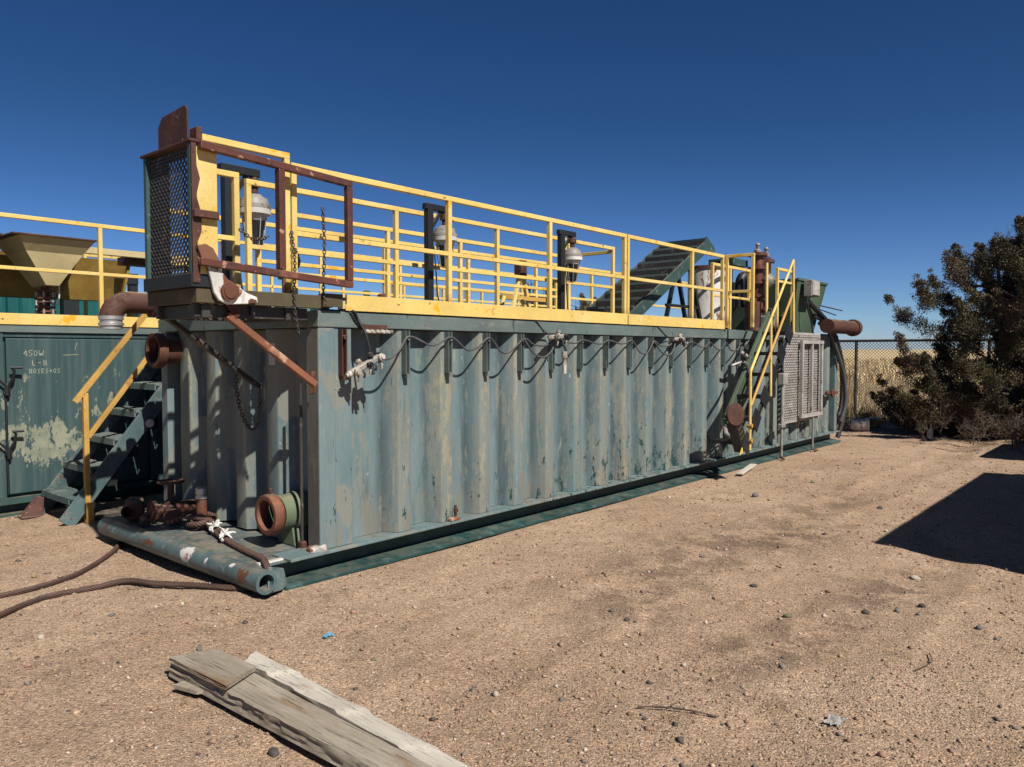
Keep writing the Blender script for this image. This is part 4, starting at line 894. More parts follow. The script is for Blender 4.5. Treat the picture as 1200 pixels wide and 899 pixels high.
b = MB(); frustum(b,.1,.1,2.5,.45,.4,3.02,-1.25,5.4); b.build('side_cone','ochre',hs)
b = MB(); b.box(-1.9,-.66,4.95,5.9,3.04,3.06); b.build('lid','rust',hs)
b = MB(); b.cyl((.42,5.2,2.07),(.42,5.2,2.2),.05,12); b.cyl((.42,5.2,2.14),(.42,5.2,2.16),.075,12); tag(b.build('pipe_fitting','rust',None,smooth=40),'small rusty pipe fitting beside the hopper valve on the left tank','fitting','small fittings on the left tank')
b = MB(); b.cyl((.72,5.2,2.07),(.72,5.2,2.28),.035,12); b.cyl((.72,5.2,2.12),(.72,5.2,2.15),.06,12); tag(b.build('pipe_fitting','lampgrey',None,smooth=40),'slim grey pipe fitting standing right of the hopper on the left tank','fitting','small fittings on the left tank')
b = MB(); b.lathe((1.18,5.0,2.12),(-1,-.3,0),[(0,.05),(.1,.05),(.1,.08),(.14,.08),(.14,0)],14); tag(b.build('pipe_fitting','rust',None,smooth=40),'low rusty elbow fitting near the end of the yellow toe board','fitting','small fittings on the left tank')

# teal container behind
tc = thing('teal_container', 'teal corrugated container with dark frames standing behind the left tank', 'container', (0,8.2,0))
b = MB(); prof = []; x = -6.
while x < 6:
    prof += [(x,8.2),(x+.42,8.2),(x+.47,8.26),(x+.60,8.26)]; x += .65
b.add([(p[0],p[1],z) for p in prof for z in (.1,2.62)], [(2*i,2*i+2,2*i+3,2*i+1) for i in range(len(prof)-1)]); b.build('front_wall','teal',tc)
MB().box(-6,6,8.28,10.5,.1,2.62).build('body','teal',tc)
b = MB(); b.box(1.0,1.22,8.02,8.14,.1,3.02); b.box(2.0,2.12,8.02,8.14,.1,2.98); b.box(1.0,2.12,8.0,8.14,2.85,3.02); b.build('frame','black',tc)

# stair between the tanks
ss = thing('metal_stair', 'blue grey steel stair with one yellow handrail in front of the left tank', 'stair', (-.4,3.8,0))
for (y, mt) in ((3.42,'skid'),(4.22,'skid')):
    MB().bar((-.62,y,.02),(1.04,y,2.12),.03,.165).build('stringer',mt,ss,bevel=.004)
for k in range(7):
    z = .27+.28*k; x = -.46+(z-.27)/math.tan(R(51.7))
    b = MB(); b.box(x-.12,x+.13,3.44,4.20,z-.012,z)
    for j in range(9): b.bar((x-.12,3.48+.085*j,z+.006),(x+.13,3.48+.085*j,z+.006),.03,.012)
    b.box(x-.125,x-.11,3.44,4.20,z-.06,z+.004)
    b.build('tread','beam' if k else 'skid',ss)
    b = MB(); b.prism([(x-.12,3.441,z-.012),(x+.13,3.441,z-.012),(x+.13,3.441,z-.20),(x+.02,3.441,z-.20)],(0,.01,0)); b.build('tread_plate','black',ss)
h = MB().bar((-.42,3.40,.04),(-.42,3.40,1.33),.05,.05).build('handrail','yellow_old',ss,bevel=.005,seg=2)
MB().bar((-.52,3.40,1.24),(.40,3.40,2.40),.05,.05).build('top_rail','yellow_old',h,bevel=.005,seg=2)
MB().bar((-.40,3.40,.88),(.72,3.40,2.36),.045,.045).build('mid_rail','yellow_old',h,bevel=.005,seg=2)
MB().bar((-.41,3.385,.0),(-.41,3.385,.22),.07,.07).build('post_shoe','yellow_old',h,bevel=.006)
b = MB(); b.prism([(-.80,4.15,.01),(-.60,4.10,.01),(-.58,4.12,.20),(-.63,4.15,.22),(-.67,4.15,.17)],(0,.03,0)); b.box(-.80,-.60,4.10,4.26,.0,.02); b.cyl((-.72,4.18,.02),(-.72,4.18,.05),.02,8); b.bar((-.76,4.22,.03),(-.62,4.22,.20),.03,.03); b.build('foot_bracket','rust',ss,bevel=.006)
b = MB(); b.lathe((.22,3.40,.98),(0,-1,0),[(0,0),(0,.045),(.01,.045),(.01,0)],14); b.build('sticker','white',ss)
b = MB(); b.box(-.30,1.2,3.5,4.2,.0,.05); tag(b.build('steel_plate','brace',None,bevel=.004),'dark steel plate lying under the stair between the tanks','plate')
b = MB(); b.bar((-.40,3.2,.03),(.35,2.8,.03),.10,.05); tag(b.build('steel_bar','olive',None,bevel=.006),'dark steel bar lying on the sand right of the left stair foot','bar')

# ------------------------------------------------------------------ skid clutter: rope, valve, capped pipe, rags
def wire_rope(label, pts, r, n=5, pitch=.13, seg=14):
    P = spline(pts, seg); mb = MB(); cum = 0; L = [0.]
    for a, b in zip(P[:-1], P[1:]): cum += (b-a).length; L.append(cum)
    # resample
    N = max(8, int(cum/.012)); Q = []; i = 0
    for k in range(N+1):
        s = cum*k/N
        while i < len(L)-2 and L[i+1] < s: i += 1
        Q.append(P[i].lerp(P[i+1], min(1,(s-L[i])/max(1e-9,L[i+1]-L[i]))))
    t0 = (Q[1]-Q[0]).normalized(); nrm = t0.cross(Vector((0,0,1)) if abs(t0.z)<.9 else Vector((1,0,0))).normalized(); prev = t0; fr = []
    for k in range(N+1):
        t = (Q[min(k+1,N)]-Q[max(k-1,0)]).normalized(); nrm = prev.rotation_difference(t)@nrm; nrm = (nrm-t*nrm.dot(t)).normalized(); prev = t; fr.append((nrm.copy(), t.cross(nrm)))
    for sN in range(n):
        path = []
        for k in range(N+1):
            a = 2*math.pi*(sN/n+(cum*k/N)/pitch); path.append(Q[k]+(fr[k][0]*math.cos(a)+fr[k][1]*math.sin(a))*r*.66)
        mb.tube(path, r*.42, 6)
    o = mb.build('wire_rope','rope',None,smooth=80); tag(o,label,'wire rope','rusty wire ropes at the near end of the tank'); return o
gz = lambda x,y,o=.018: (x,y,float(ground_h(x,y))+o)
wire_rope('rusty wire rope on the sand running from under the skid pipe corner',
    [gz(-.46,-.02,.022),gz(-.62,.12),gz(-.78,.44,.03),gz(-.95,.74,.04),gz(-1.05,.97,.035),gz(-1.25,1.03),gz(-1.53,1.08),gz(-1.75,.99),gz(-1.95,.84),gz(-2.4,.55)], .021)
wire_rope('rusty wire rope on the sand curving out from the far end of the skid pipe',
    [(-.35,2.62,.07),gz(-.48,2.42),gz(-.56,2.28),gz(-.74,2.0),gz(-.98,1.72),gz(-1.22,1.50),gz(-1.48,1.38),gz(-1.8,1.35),gz(-2.4,1.5)], .021)
wire_rope('rusty rope sling along the skid deck, tied with white rags and bent over its edge',
    [(-.14,1.55,.26),(-.20,1.38,.27),(-.24,1.18,.235),(-.30,.95,.23),(-.35,.68,.225),(-.39,.42,.222),(-.43,.14,.225),(-.47,.02,.225),(-.495,-.05,.20),(-.50,-.075,.14)], .024)
wire_rope('rusty wire rope coil wound round the capped pipe on the skid deck',
    [(-.12,1.75,.23),(-.22,1.62,.24),(-.30,1.52,.25),(-.28,1.38,.27),(-.18,1.36,.29),(-.10,1.46,.30),(-.14,1.60,.31),(-.26,1.60,.30),(-.28,1.44,.32),(-.20,1.34,.30),(-.22,1.16,.245),(-.30,.90,.27),(-.32,.86,.25)], .024)
cpn = thing('capped_pipe','rusty upright pipe with a bright metal cap among the rope on the skid deck','pipe',(-.20,1.47,.2))
MB().cyl((-.20,1.47,.2),(-.20,1.47,.50),.045,16).build('pipe','rust_orange',cpn,smooth=40)
MB().lathe((-.20,1.47,.47),(0,0,1),[(0,.046),(0,.052),(.03,.052),(.03,.047),(.045,.047),(.045,.052),(.09,.05),(.10,.04),(.10,0)],16).build('cap','alu',cpn,smooth=40)
vv = thing('gate_valve','rusty gate valve with handwheel low in the shade on the skid deck','valve',(-.12,2.0,.2))
MB().lathe((-.40,2.0,.31),(1,0,0),[(0,.05),(0,.10),(.03,.10),(.03,.06),(.10,.06),(.14,.085),(.22,.085),(.26,.06),(.4,.06)],18,True).build('body','rust',vv,smooth=40)
MB().cyl((-.22,2.0,.36),(-.22,2.0,.56),.03,10).build('stem','rust',vv)
b = MB(); b.tube([(-.22+.11*math.cos(a),2.0+.11*math.sin(a),.56) for a in np.linspace(0,2*math.pi,18,endpoint=False)],.012,6,closed=True); b.bar((-.33,2.,.56),(-.11,2.,.56),.015,.015); b.build('wheel','rust',vv,smooth=60)
b = MB(); b.lathe((-.42,2.28,.29),(-.6,-.6,.1),[(0,0),(0,.07),(.03,.09),(.08,.09),(.12,.05),(.2,.05)],16); b.build('side_coupling','rust_orange',vv,smooth=40)
b = MB(); b.lathe((-.30,1.78,.27),(.3,1,.1),[(0,.03),(0,.075),(.04,.075),(.04,.04),(.12,.04),(.12,.07),(.15,.07),(.15,0)],14,True); b.build('coupling','rust',vv,smooth=40)
def rag(label, c, s=1.):
    mb = MB(); c = Vector(c)
    ring = [c+Vector((.033*math.cos(a)*s, .01*math.sin(3*a), .033*math.sin(a)*s)) for a in np.linspace(0,2*math.pi,12,endpoint=False)]
    for k in range(5):
        rr = [p+Vector((random.uniform(-.006,.006),(k-2)*.009,random.uniform(-.004,.006))) for p in ring]; mb.tube(rr,.007,5,closed=True)
    for k in range(13):
        a = random.uniform(0,6.28); p = c+Vector((.01*math.cos(a),.05*random.uniform(-.6,.6),.03)); L = random.uniform(.03,.075)
        d = Vector((random.uniform(-1,1)*.8,random.uniform(-1,1),random.uniform(.0,1.1))).normalized(); pts=[p]
        for q in range(3): d=(d+Vector((random.uniform(-.5,.5),random.uniform(-.5,.5),random.uniform(-.6,.2)))).normalized(); pts.append(pts[-1]+d*L/3)
        w = [.010,.011,.009,.003]
        mb.tube(spline(pts,2),[.010,.011,.011,.010,.009,.007,.004],5)
    o = mb.build('rag','white',None,smooth=60); tag(o,label,'rag','white rags tied round the rope sling')
rag('white rag knotted round the rope sling nearest the capped pipe',(-.24,1.16,.25),1.1)
rag('white rag knotted round the rope sling farther along towards the pipe end',(-.32,.86,.245),1.0)
b = MB(); b.lathe((-.30,2.42,.26),(-1,.2,0),[(0,.12),(.1,.13),(.13,.10),(.13,.08),(0,.08)],18); b.tube([(-.3,2.2,.24),(-.45,2.05,.25),(-.5,1.9,.23)],.04,8); tag(b.build('scrap_fitting','rust',None,smooth=50),'rusty scrap fitting in the shade at the far end of the skid deck','fitting')

# ------------------------------------------------------------------ timbers
def timber(name, label, axis0, axis1, w, h, mat, layers=None, rough=.006, seed=1, end_skew=0., parent=None, far_skew=0., w1=None):
    """a weathered beam with eroded edges; axis0->axis1 is the centre line of the underside."""
    r = np.random.default_rng(seed); a = Vector(axis0); e = Vector(axis1); d = (e-a); L = d.length; d.normalize(); sdv = Vector((0,0,1)).cross(d).normalized()
    N = int(L/.02); K = 24; vs = []; fs = []
    per = []
    for k in range(6): per.append((-w/2+w*k/6, 0))
    for k in range(6): per.append((w/2, h*k/6))
    for k in range(6): per.append((w/2-w*k/6, h))
    for k in range(6): per.append((-w/2, h-h*k/6))
    for i in range(N+1):
        s = L*i/N
        for k, (u, z) in enumerate(per):
            n1 = float(vnoise(np.array(s*3.1+seed*7), np.array(k*.9+seed)))+.6*float(vnoise(np.array(s*14+seed*3), np.array(k*2.7)))
            uu, zz = u*(1+((w1 or w)/w-1)*min(1,s/1.5)), z
            top = 12 <= k < 18; side = 18 <= k; 
            corner = k in (0,6,12,18)
            er = rough*n1*(2.0 if side or corner else .7)
            if side or k in (18,): uu += abs(er)*1.6*(1+1.2*float(vnoise(np.array(s*5.), np.array(seed+z*30))))
            elif 6 < k < 12: uu -= abs(er)
            if top or k == 18: zz += er*.25
            if layers: zz = layers(s, u/w, zz, h, k)
            ss_ = s + end_skew*u*max(0,1-s/.3) + far_skew*u*max(0,1-(L-s)/.3) + (.025*n1 if i in (0,N) else 0)
            p = a+d*ss_+sdv*uu; vs.append((p.x,p.y,p.z+zz))
    for i in range(N):
        for k in range(K): fs.append((i*K+k, i*K+(k+1)%K, (i+1)*K+(k+1)%K, (i+1)*K+k))
    fs.append(tuple(range(K-1,-1,-1))); fs.append(tuple(N*K+k for k in range(K)))
    t = parent or thing(name, label, 'timber', tuple(a), 'weathered timbers on the sand')
    # local frame: x along the beam, for the grain
    mb = MB(); mb.v = vs; mb.f = fs; o = mb.build('split_slab' if parent else 'beam', mat, t, smooth=35)
    ang = math.atan2(d.y, d.x); rot = Matrix.Rotation(-ang, 4, 'Z'); o.data.transform(rot); o.rotation_euler = (0,0,ang)
    return t
def hollow(s, u, z, h, k):      # worn trough along the top with a torn ridge towards the right
    if 12 <= k <= 18: z += -.012*math.exp(-((u-.18)/.12)**2)*min(1,max(0,(s-.55)/.2)) + .010*math.exp(-((u-.42)/.07)**2)
    return z
def splits(s, u, z, h, k):      # cross splits that lift each length a little over the next
    if 12 <= k <= 18 and z > h*.4:
        for c, q in ((.36,.016),(.62,.007),(.98,.015),(1.45,.008)):
            e = c+.10*u+.02*math.sin(u*17)
            if s < e: z += q*max(0,1-(e-s)/.22)
    return z
bt_ = timber('timber','broad grey timber with a split off top slab and a dark eroded left side', (-1.49,-.94,.012), (-1.462,-3.4,.005), .235, .072, 'wood', hollow, .009, 3, .4, w1=.165)
timber('split_slab','', (-1.492,-.935,.090), (-1.486,-1.42,.099), .225, .024, 'wood', None, .006, 8, .4, parent=bt_, far_skew=-.45)
timber('timber','narrower bleached pale timber lying against the right of the broad one', (-1.245,-1.085,.008), (-1.338,-3.4,.004), .125, .052, 'wood_pale', splits, .004, 5, -.6, w1=.105)
b = MB(); b.prism([(-1.66,-1.06,.01),(-1.62,-1.22,.012),(-1.585,-1.24,.012),(-1.60,-1.05,.01)],(0,0,.02)); tag(b.build('wood_splinter','wood',None),'thin wood splinter poking out beneath the end of the broad timber','splinter')

# ------------------------------------------------------------------ stones, scraps, gravel
def stone(name, label, x, y, r, tone, flat=.7, seed=0):
    rr = np.random.default_rng(seed+100); import bmesh
    bm = bmesh.new(); bmesh.ops.create_icosphere(bm, subdivisions=2, radius=1.)
    vs = np.array([v.co[:] for v in bm.verts]); fs = np.array([[v.index for v in f.verts] for f in bm.faces]); bm.free()
    for _ in range(7):
        nrm = rr.normal(size=3); nrm /= np.linalg.norm(nrm); dcut = rr.uniform(.55,.85); pr = vs@nrm; over = pr > dcut; vs[over] -= np.outer(pr[over]-dcut, nrm)*.9
    vs *= np.array([1+.3*rr.random(), .75+.3*rr.random(), flat])*r
    a = rr.uniform(0,6.28); c, s = math.cos(a), math.sin(a); vs = vs@np.array([[c,-s,0],[s,c,0],[0,0,1]]).T
    vs += rr.normal(size=vs.shape)*r*.03
    vs[:,2] += r*flat*.45
    o = raw_mesh(name, vs, fs, 'stone', tone=np.tile(np.array(tone), (len(vs),1))*(1+.1*rr.normal(size=(len(vs),1)))); o.location = gz(x,y,0.)
    tag(o, label, 'stone', 'loose stones on the sand'); return o
TAN=(.34,.24,.155); GREY=(.16,.15,.14); DARK=(.085,.075,.068); PALE=(.44,.37,.29); PINK=(.33,.2,.15); OLIVE=(.17,.16,.10)
for i, (x,y,r,tn,lb) in enumerate([
    (-.09,-3.38,.032,TAN,'rounded tan stone just right of the dark twig'),
    (-1.64,-1.96,.036,DARK,'black clinker lump left of the broad timber'),
    (.72,-2.30,.030,DARK,'dark stone on the darkened soil in mid yard'),
    (1.49,-3.05,.042,OLIVE,'flat olive stone on the bare sand below the dark patch'),
    (1.95,-2.62,.035,DARK,'blackish stone above the flat olive one'),
    (3.05,-3.45,.050,PALE,'pale flat stone below the tip of the big shadow'),
    (2.35,-3.65,.036,DARK,'black stone in the rut below the big shadow'),
    (2.15,-3.55,.030,GREY,'grey stone in the rut among black crumbs'),
    (1.95,-3.40,.034,DARK,'black crumb of clinker at the left of the rut'),
    (2.05,-4.05,.034,GREY,'grey angular stone low at the right edge'),
    (2.25,-4.30,.040,DARK,'dark angular lump by the right edge under the shadow'),
    (-.75,-1.55,.020,OLIVE,'small greenish flat stone right of the pale timber'),
    (-1.30,-.63,.026,GREY,'grey stone just beyond the end of the timbers'),
    (-.90,-.45,.024,DARK,'small dark stone between the timbers and the skid pipe'),
    (-2.05,-.15,.03,PINK,'reddish stone on the open sand at far left'),
    (-1.85,.25,.034,PALE,'pale yellowish stone on the sand below the rope'),
    (-1.40,.35,.03,GREY,'grey flat stone below the middle of the rope'),
    (-2.35,-.55,.028,DARK,'dark pebble near the left edge of the picture'),
    (-.35,-.85,.026,PINK,'brown stone in front of the skid corner'),
    (1.2,-.72,.034,PINK,'brown stone close to the tank skid'),
    (5.4,-1.15,.06,GREY,'grey clod in the yard before the leaning ladder stair'),
    (6.9,-1.3,.05,OLIVE,'flat dark clod on the sand right of the leaning ladder stair'),
    (.35,-2.9,.022,PALE,'small white stone in mid foreground'),
    (5.6,-2.5,.04,DARK,'dark stone above the long edge of the big shadow')]):
    stone('stone', lb, x, y, r*.78, tn, .55 if 'flat' in lb else .75, i)
b = MB(); b.tube(spline([gz(-.27,-2.98,.014),gz(-.19,-3.1,.02),gz(-.14,-3.22,.016),gz(-.09,-3.32,.012)],6),[.0045+.0015*math.sin(q*1.7) for q in range(19)],6); b.tube([gz(-.19,-3.1,.02),gz(-.13,-3.12,.03)],.003,5); tag(b.build('twig','twig',None),'thin dark twig lying on the sand left of the tan stone','twig')
b = MB(); b.tube(spline([gz(1.1,-3.9,.01),gz(1.25,-3.95,.02),gz(1.42,-3.9,.012)],5),.0035,5); tag(b.build('twig','twig',None),'short dark twig near the black lumps at lower right','twig')
def scrap(name, label, x, y, s, mat, seed):
    r = random.Random(seed); n = 7; vs=[]; fs=[]; z0=float(ground_h(x,y))
    for i in range(n):
        for j in range(n):
            u=(i/(n-1)-.5); v=(j/(n-1)-.5); k=1-.5*r.random()*(abs(u)>.45 or abs(v)>.45)
            vs.append((x+u*s*1.6*k, y+v*s*k, z0+.006+.012*r.random()))
    for i in range(n-1):
        for j in range(n-1): fs.append((i*n+j,(i+1)*n+j,(i+1)*n+j+1,i*n+j+1))
    mb=MB(); mb.v=vs; mb.f=fs; o=mb.build(name,mat,None); md=o.modifiers.new('thick','SOLIDIFY'); md.thickness=.002; tag(o,label,'litter')
scrap('plastic_scrap','crumpled sky blue plastic scrap on the sand beyond the timbers',-.72,-1.08,.05,'blueplastic',3)
scrap('plastic_scrap','crumpled clear grey plastic scrap on the sand at lower right',.25,-3.75,.08,'clear',5)

# gravel (stuff)
CAM = np.array([-3.47,-4.93,1.75])
def gravel(N=130000):
    lo = np.log(2.6); hi = np.log(19.); d = np.exp(rng.uniform(lo, hi, N)); a = R(40.8)+rng.uniform(-R(46), R(44), N)
    x = CAM[0]+d*np.cos(a); y = CAM[1]+d*np.sin(a)
    cl = vnoise(x/.55, y/.55)+.7*vnoise(x/1.6+9, y/1.6)
    keep = ~((x > -.36) & (x < 11.95) & (y > -.12) & (y < 2.7)) & (x < 18) & ((cl > -.16) | (rng.random(N) < .35)) & (y < 4.3)
    x, y, d = x[keep], y[keep], d[keep]; n = len(x)
    r = np.clip(.0029*np.exp(rng.normal(0,.60,n))*(1+.045*(d-3)), .002, .022)
    oct_v = np.array([(1,0,0),(-1,0,0),(0,1,0),(0,-1,0),(0,0,1),(0,0,-1),(.6,.6,.5),(-.6,.6,-.4)])[:6]
    fs = np.array([(0,2,4),(2,1,4),(1,3,4),(3,0,4),(2,0,5),(1,2,5),(3,1,5),(0,3,5)])
    v = np.repeat(oct_v[None], n, 0)*(1+.5*(rng.random((n,6,1))-.5))+rng.normal(size=(n,6,3))*.16
    v *= (r[:,None]*np.stack([1+.5*rng.random(n), .8+.4*rng.random(n), .55+.25*rng.random(n)],1))[:,None,:]
    th = rng.uniform(0,6.28,n); c, s = np.cos(th)[:,None], np.sin(th)[:,None]
    vx = v[...,0]*c-v[...,1]*s; vy = v[...,0]*s+v[...,1]*c
    z = ground_h(x,y)
    V3 = np.stack([vx+x[:,None], vy+y[:,None], v[...,2]+(z+r*.3)[:,None]], -1).reshape(-1,3)
    F = (fs[None]+6*np.arange(n)[:,None,None]).reshape(-1,3)
    pal = np.array([(.36,.25,.165),(.42,.30,.21),(.29,.18,.125),(.52,.44,.36),(.20,.17,.145),(.10,.085,.075),(.40,.24,.17),(.33,.25,.14)])
    t = pal[rng.choice(8, n, p=[.27,.18,.17,.07,.10,.06,.11,.04])]*(1+.15*rng.normal(size=(n,1)))
    o = raw_mesh('gravel', V3, F, 'stone', tone=np.clip(np.repeat(t,6,0),.02,.8)); kind(o,'stuff')
gravel()

# ------------------------------------------------------------------ fence, field, tree
fx = 17.7
fence = thing('chain_link_fence','brown chain link fence with pipe top rail in front of the dry grass field','fence',(fx,1.4,0))
ys = [1.4-3.0*k for k in range(-5,5)]
for y in ys: MB().cyl((fx,y,-.1),(fx,y,2.0),.04,12).build('post','brace',fence,smooth=40)
MB().tube([(fx,16.6,2.03),(fx,-12.2,2.03)],.035,10).build('top_rail','brace',fence,smooth=40)
b = MB(); H = 1.95; step_ = .082
N = int(28/step_)
for k in range(-int(H/step_)-1, N):
    y = -12+k*step_
    for sgn in (1,-1):
        ya, yb = (y, y+H) if sgn > 0 else (y+H, y)
        za, zb = .05, .05+H
        if max(ya,yb) > 16.4 or min(ya,yb) < -12: continue
        b.bar((fx+.03+.003*sgn,ya,za),(fx+.03+.003*sgn,yb,zb),.010,.008)
b.build('wire_mesh','lampgrey',fence)
def blades(name, label, x0, x1, y0, y1, N, hmin, hmax, wide, pal, dens=None, lean=.25, parent=None):
    x = rng.uniform(x0,x1,N); y = rng.uniform(y0,y1,N)
    if dens is not None:
        k = dens(x,y) > rng.random(N); x, y = x[k], y[k]
    n = len(x); h = rng.uniform(hmin,hmax,n)*(.75+.5*(vnoise(x/1.1,y/1.1)+.5))*(.8+.4*(vnoise(x/4.3+7,y/4.3)+.5)); a = rng.uniform(0,6.28,n); z = ground_h(x,y)-.01
    w = wide*(.6+.8*rng.random(n)); lx = rng.normal(0,lean,n)*h; ly = rng.normal(0,lean,n)*h
    p0 = np.stack([x-np.cos(a)*w,y-np.sin(a)*w,z],-1); p1 = np.stack([x+np.cos(a)*w,y+np.sin(a)*w,z],-1)
    m0 = np.stack([x-np.cos(a)*w*.8+lx*.35,y-np.sin(a)*w*.8+ly*.35,z+h*.55],-1); m1 = np.stack([x+np.cos(a)*w*.8+lx*.35,y+np.sin(a)*w*.8+ly*.35,z+h*.55],-1)
    t = np.stack([x+lx,y+ly,z+h],-1)
    V3 = np.stack([p0,p1,m1,m0,t],1).reshape(-1,3); i = 5*np.arange(n)[:,None]
    F = np.concatenate([i+np.array([[0,1,2]]), i+np.array([[0,2,3]]), i+np.array([[3,2,4]])])
    pal = np.array(pal); tone = pal[rng.integers(0,len(pal),n)]*(1+.15*rng.normal(size=(n,1)))
    return raw_mesh(name, V3, F, 'straw', parent, tone=np.clip(np.repeat(tone,5,0),.01,.9))
STRAW = [(.66,.50,.27),(.74,.59,.34),(.58,.43,.22),(.70,.56,.34),(.52,.39,.21)]
kind(blades('dry_grass','', 18.2, 34, -9, 10, 70000, .22, .5, .012, STRAW), 'stuff')
kind(blades('dry_grass','', 34, 95, -30, 40, 45000, .4, .7, .05, STRAW), 'stuff')
WEED = [(.16,.115,.06),(.11,.085,.05),(.22,.165,.09),(.10,.10,.05)]
kind(blades('dry_weeds','', 15.6, 18.2, -3, 6, 6000, .08, .35, .006, WEED, lambda x,y: np.clip((x-15.6)/1.8,0,1)*.9, .5), 'stuff')
kind(blades('dry_weeds','', 12.3, 15.6, .5, 3, 2600, .05, .28, .005, WEED+[(.33,.25,.13)], None, .5), 'stuff')

kind(blades('tall_stalks','', 18.3, 20.5, -8, 9, 1400, .7, 1.5, .006, [(.34,.25,.13),(.27,.19,.10)], None, .08), 'stuff')
kind(blades('tall_stalks','', 18.2, 19.2, -8, 9, 130, 1.5, 2.3, .006, [(.25,.18,.10)], None, .05), 'stuff')
# litter by the fence
bk = thing('plastic_bucket','cream plastic bucket lying on its side by the fence post','bucket',(14.9,.50,.02))
MB().lathe((14.15,.42,.15),(.3,-.9,0),[(0,0),(0,.13),(.36,.155),(.36,.165),(.33,.165),(.33,.158)],24).build('shell','white',bk,smooth=40)
MB().lathe((14.15+.3*.36,.42-.9*.37,.15),(.3,-.9,0),[(0,.15),(.0,.0)],24).build('lid','white',bk,smooth=40)
jg = thing('plastic_jug','small amber plastic jug beside the cream bucket','jug',(15.6,.4,.02))
MB().box(14.95,15.35,.1,.4,.02,.24).build('body','tan_plastic',jg,bevel=.05,seg=3); MB().cyl((14.94,.25,.18),(14.86,.25,.18),.04,12).build('cap','tan_plastic',jg)
bt = thing('plastic_bottle','small clear bottle standing on the sand before the juniper','bottle',(13.7,-1.25,0))
MB().lathe((13.7,-1.25,.0),(0,0,1),[(0,0),(0,.045),(.17,.045),(.22,.018),(.25,.018)],16).build('body','clear',bt,smooth=40); MB().cyl((13.7,-1.25,.25),(13.7,-1.25,.275),.02,10).build('cap','white',bt)

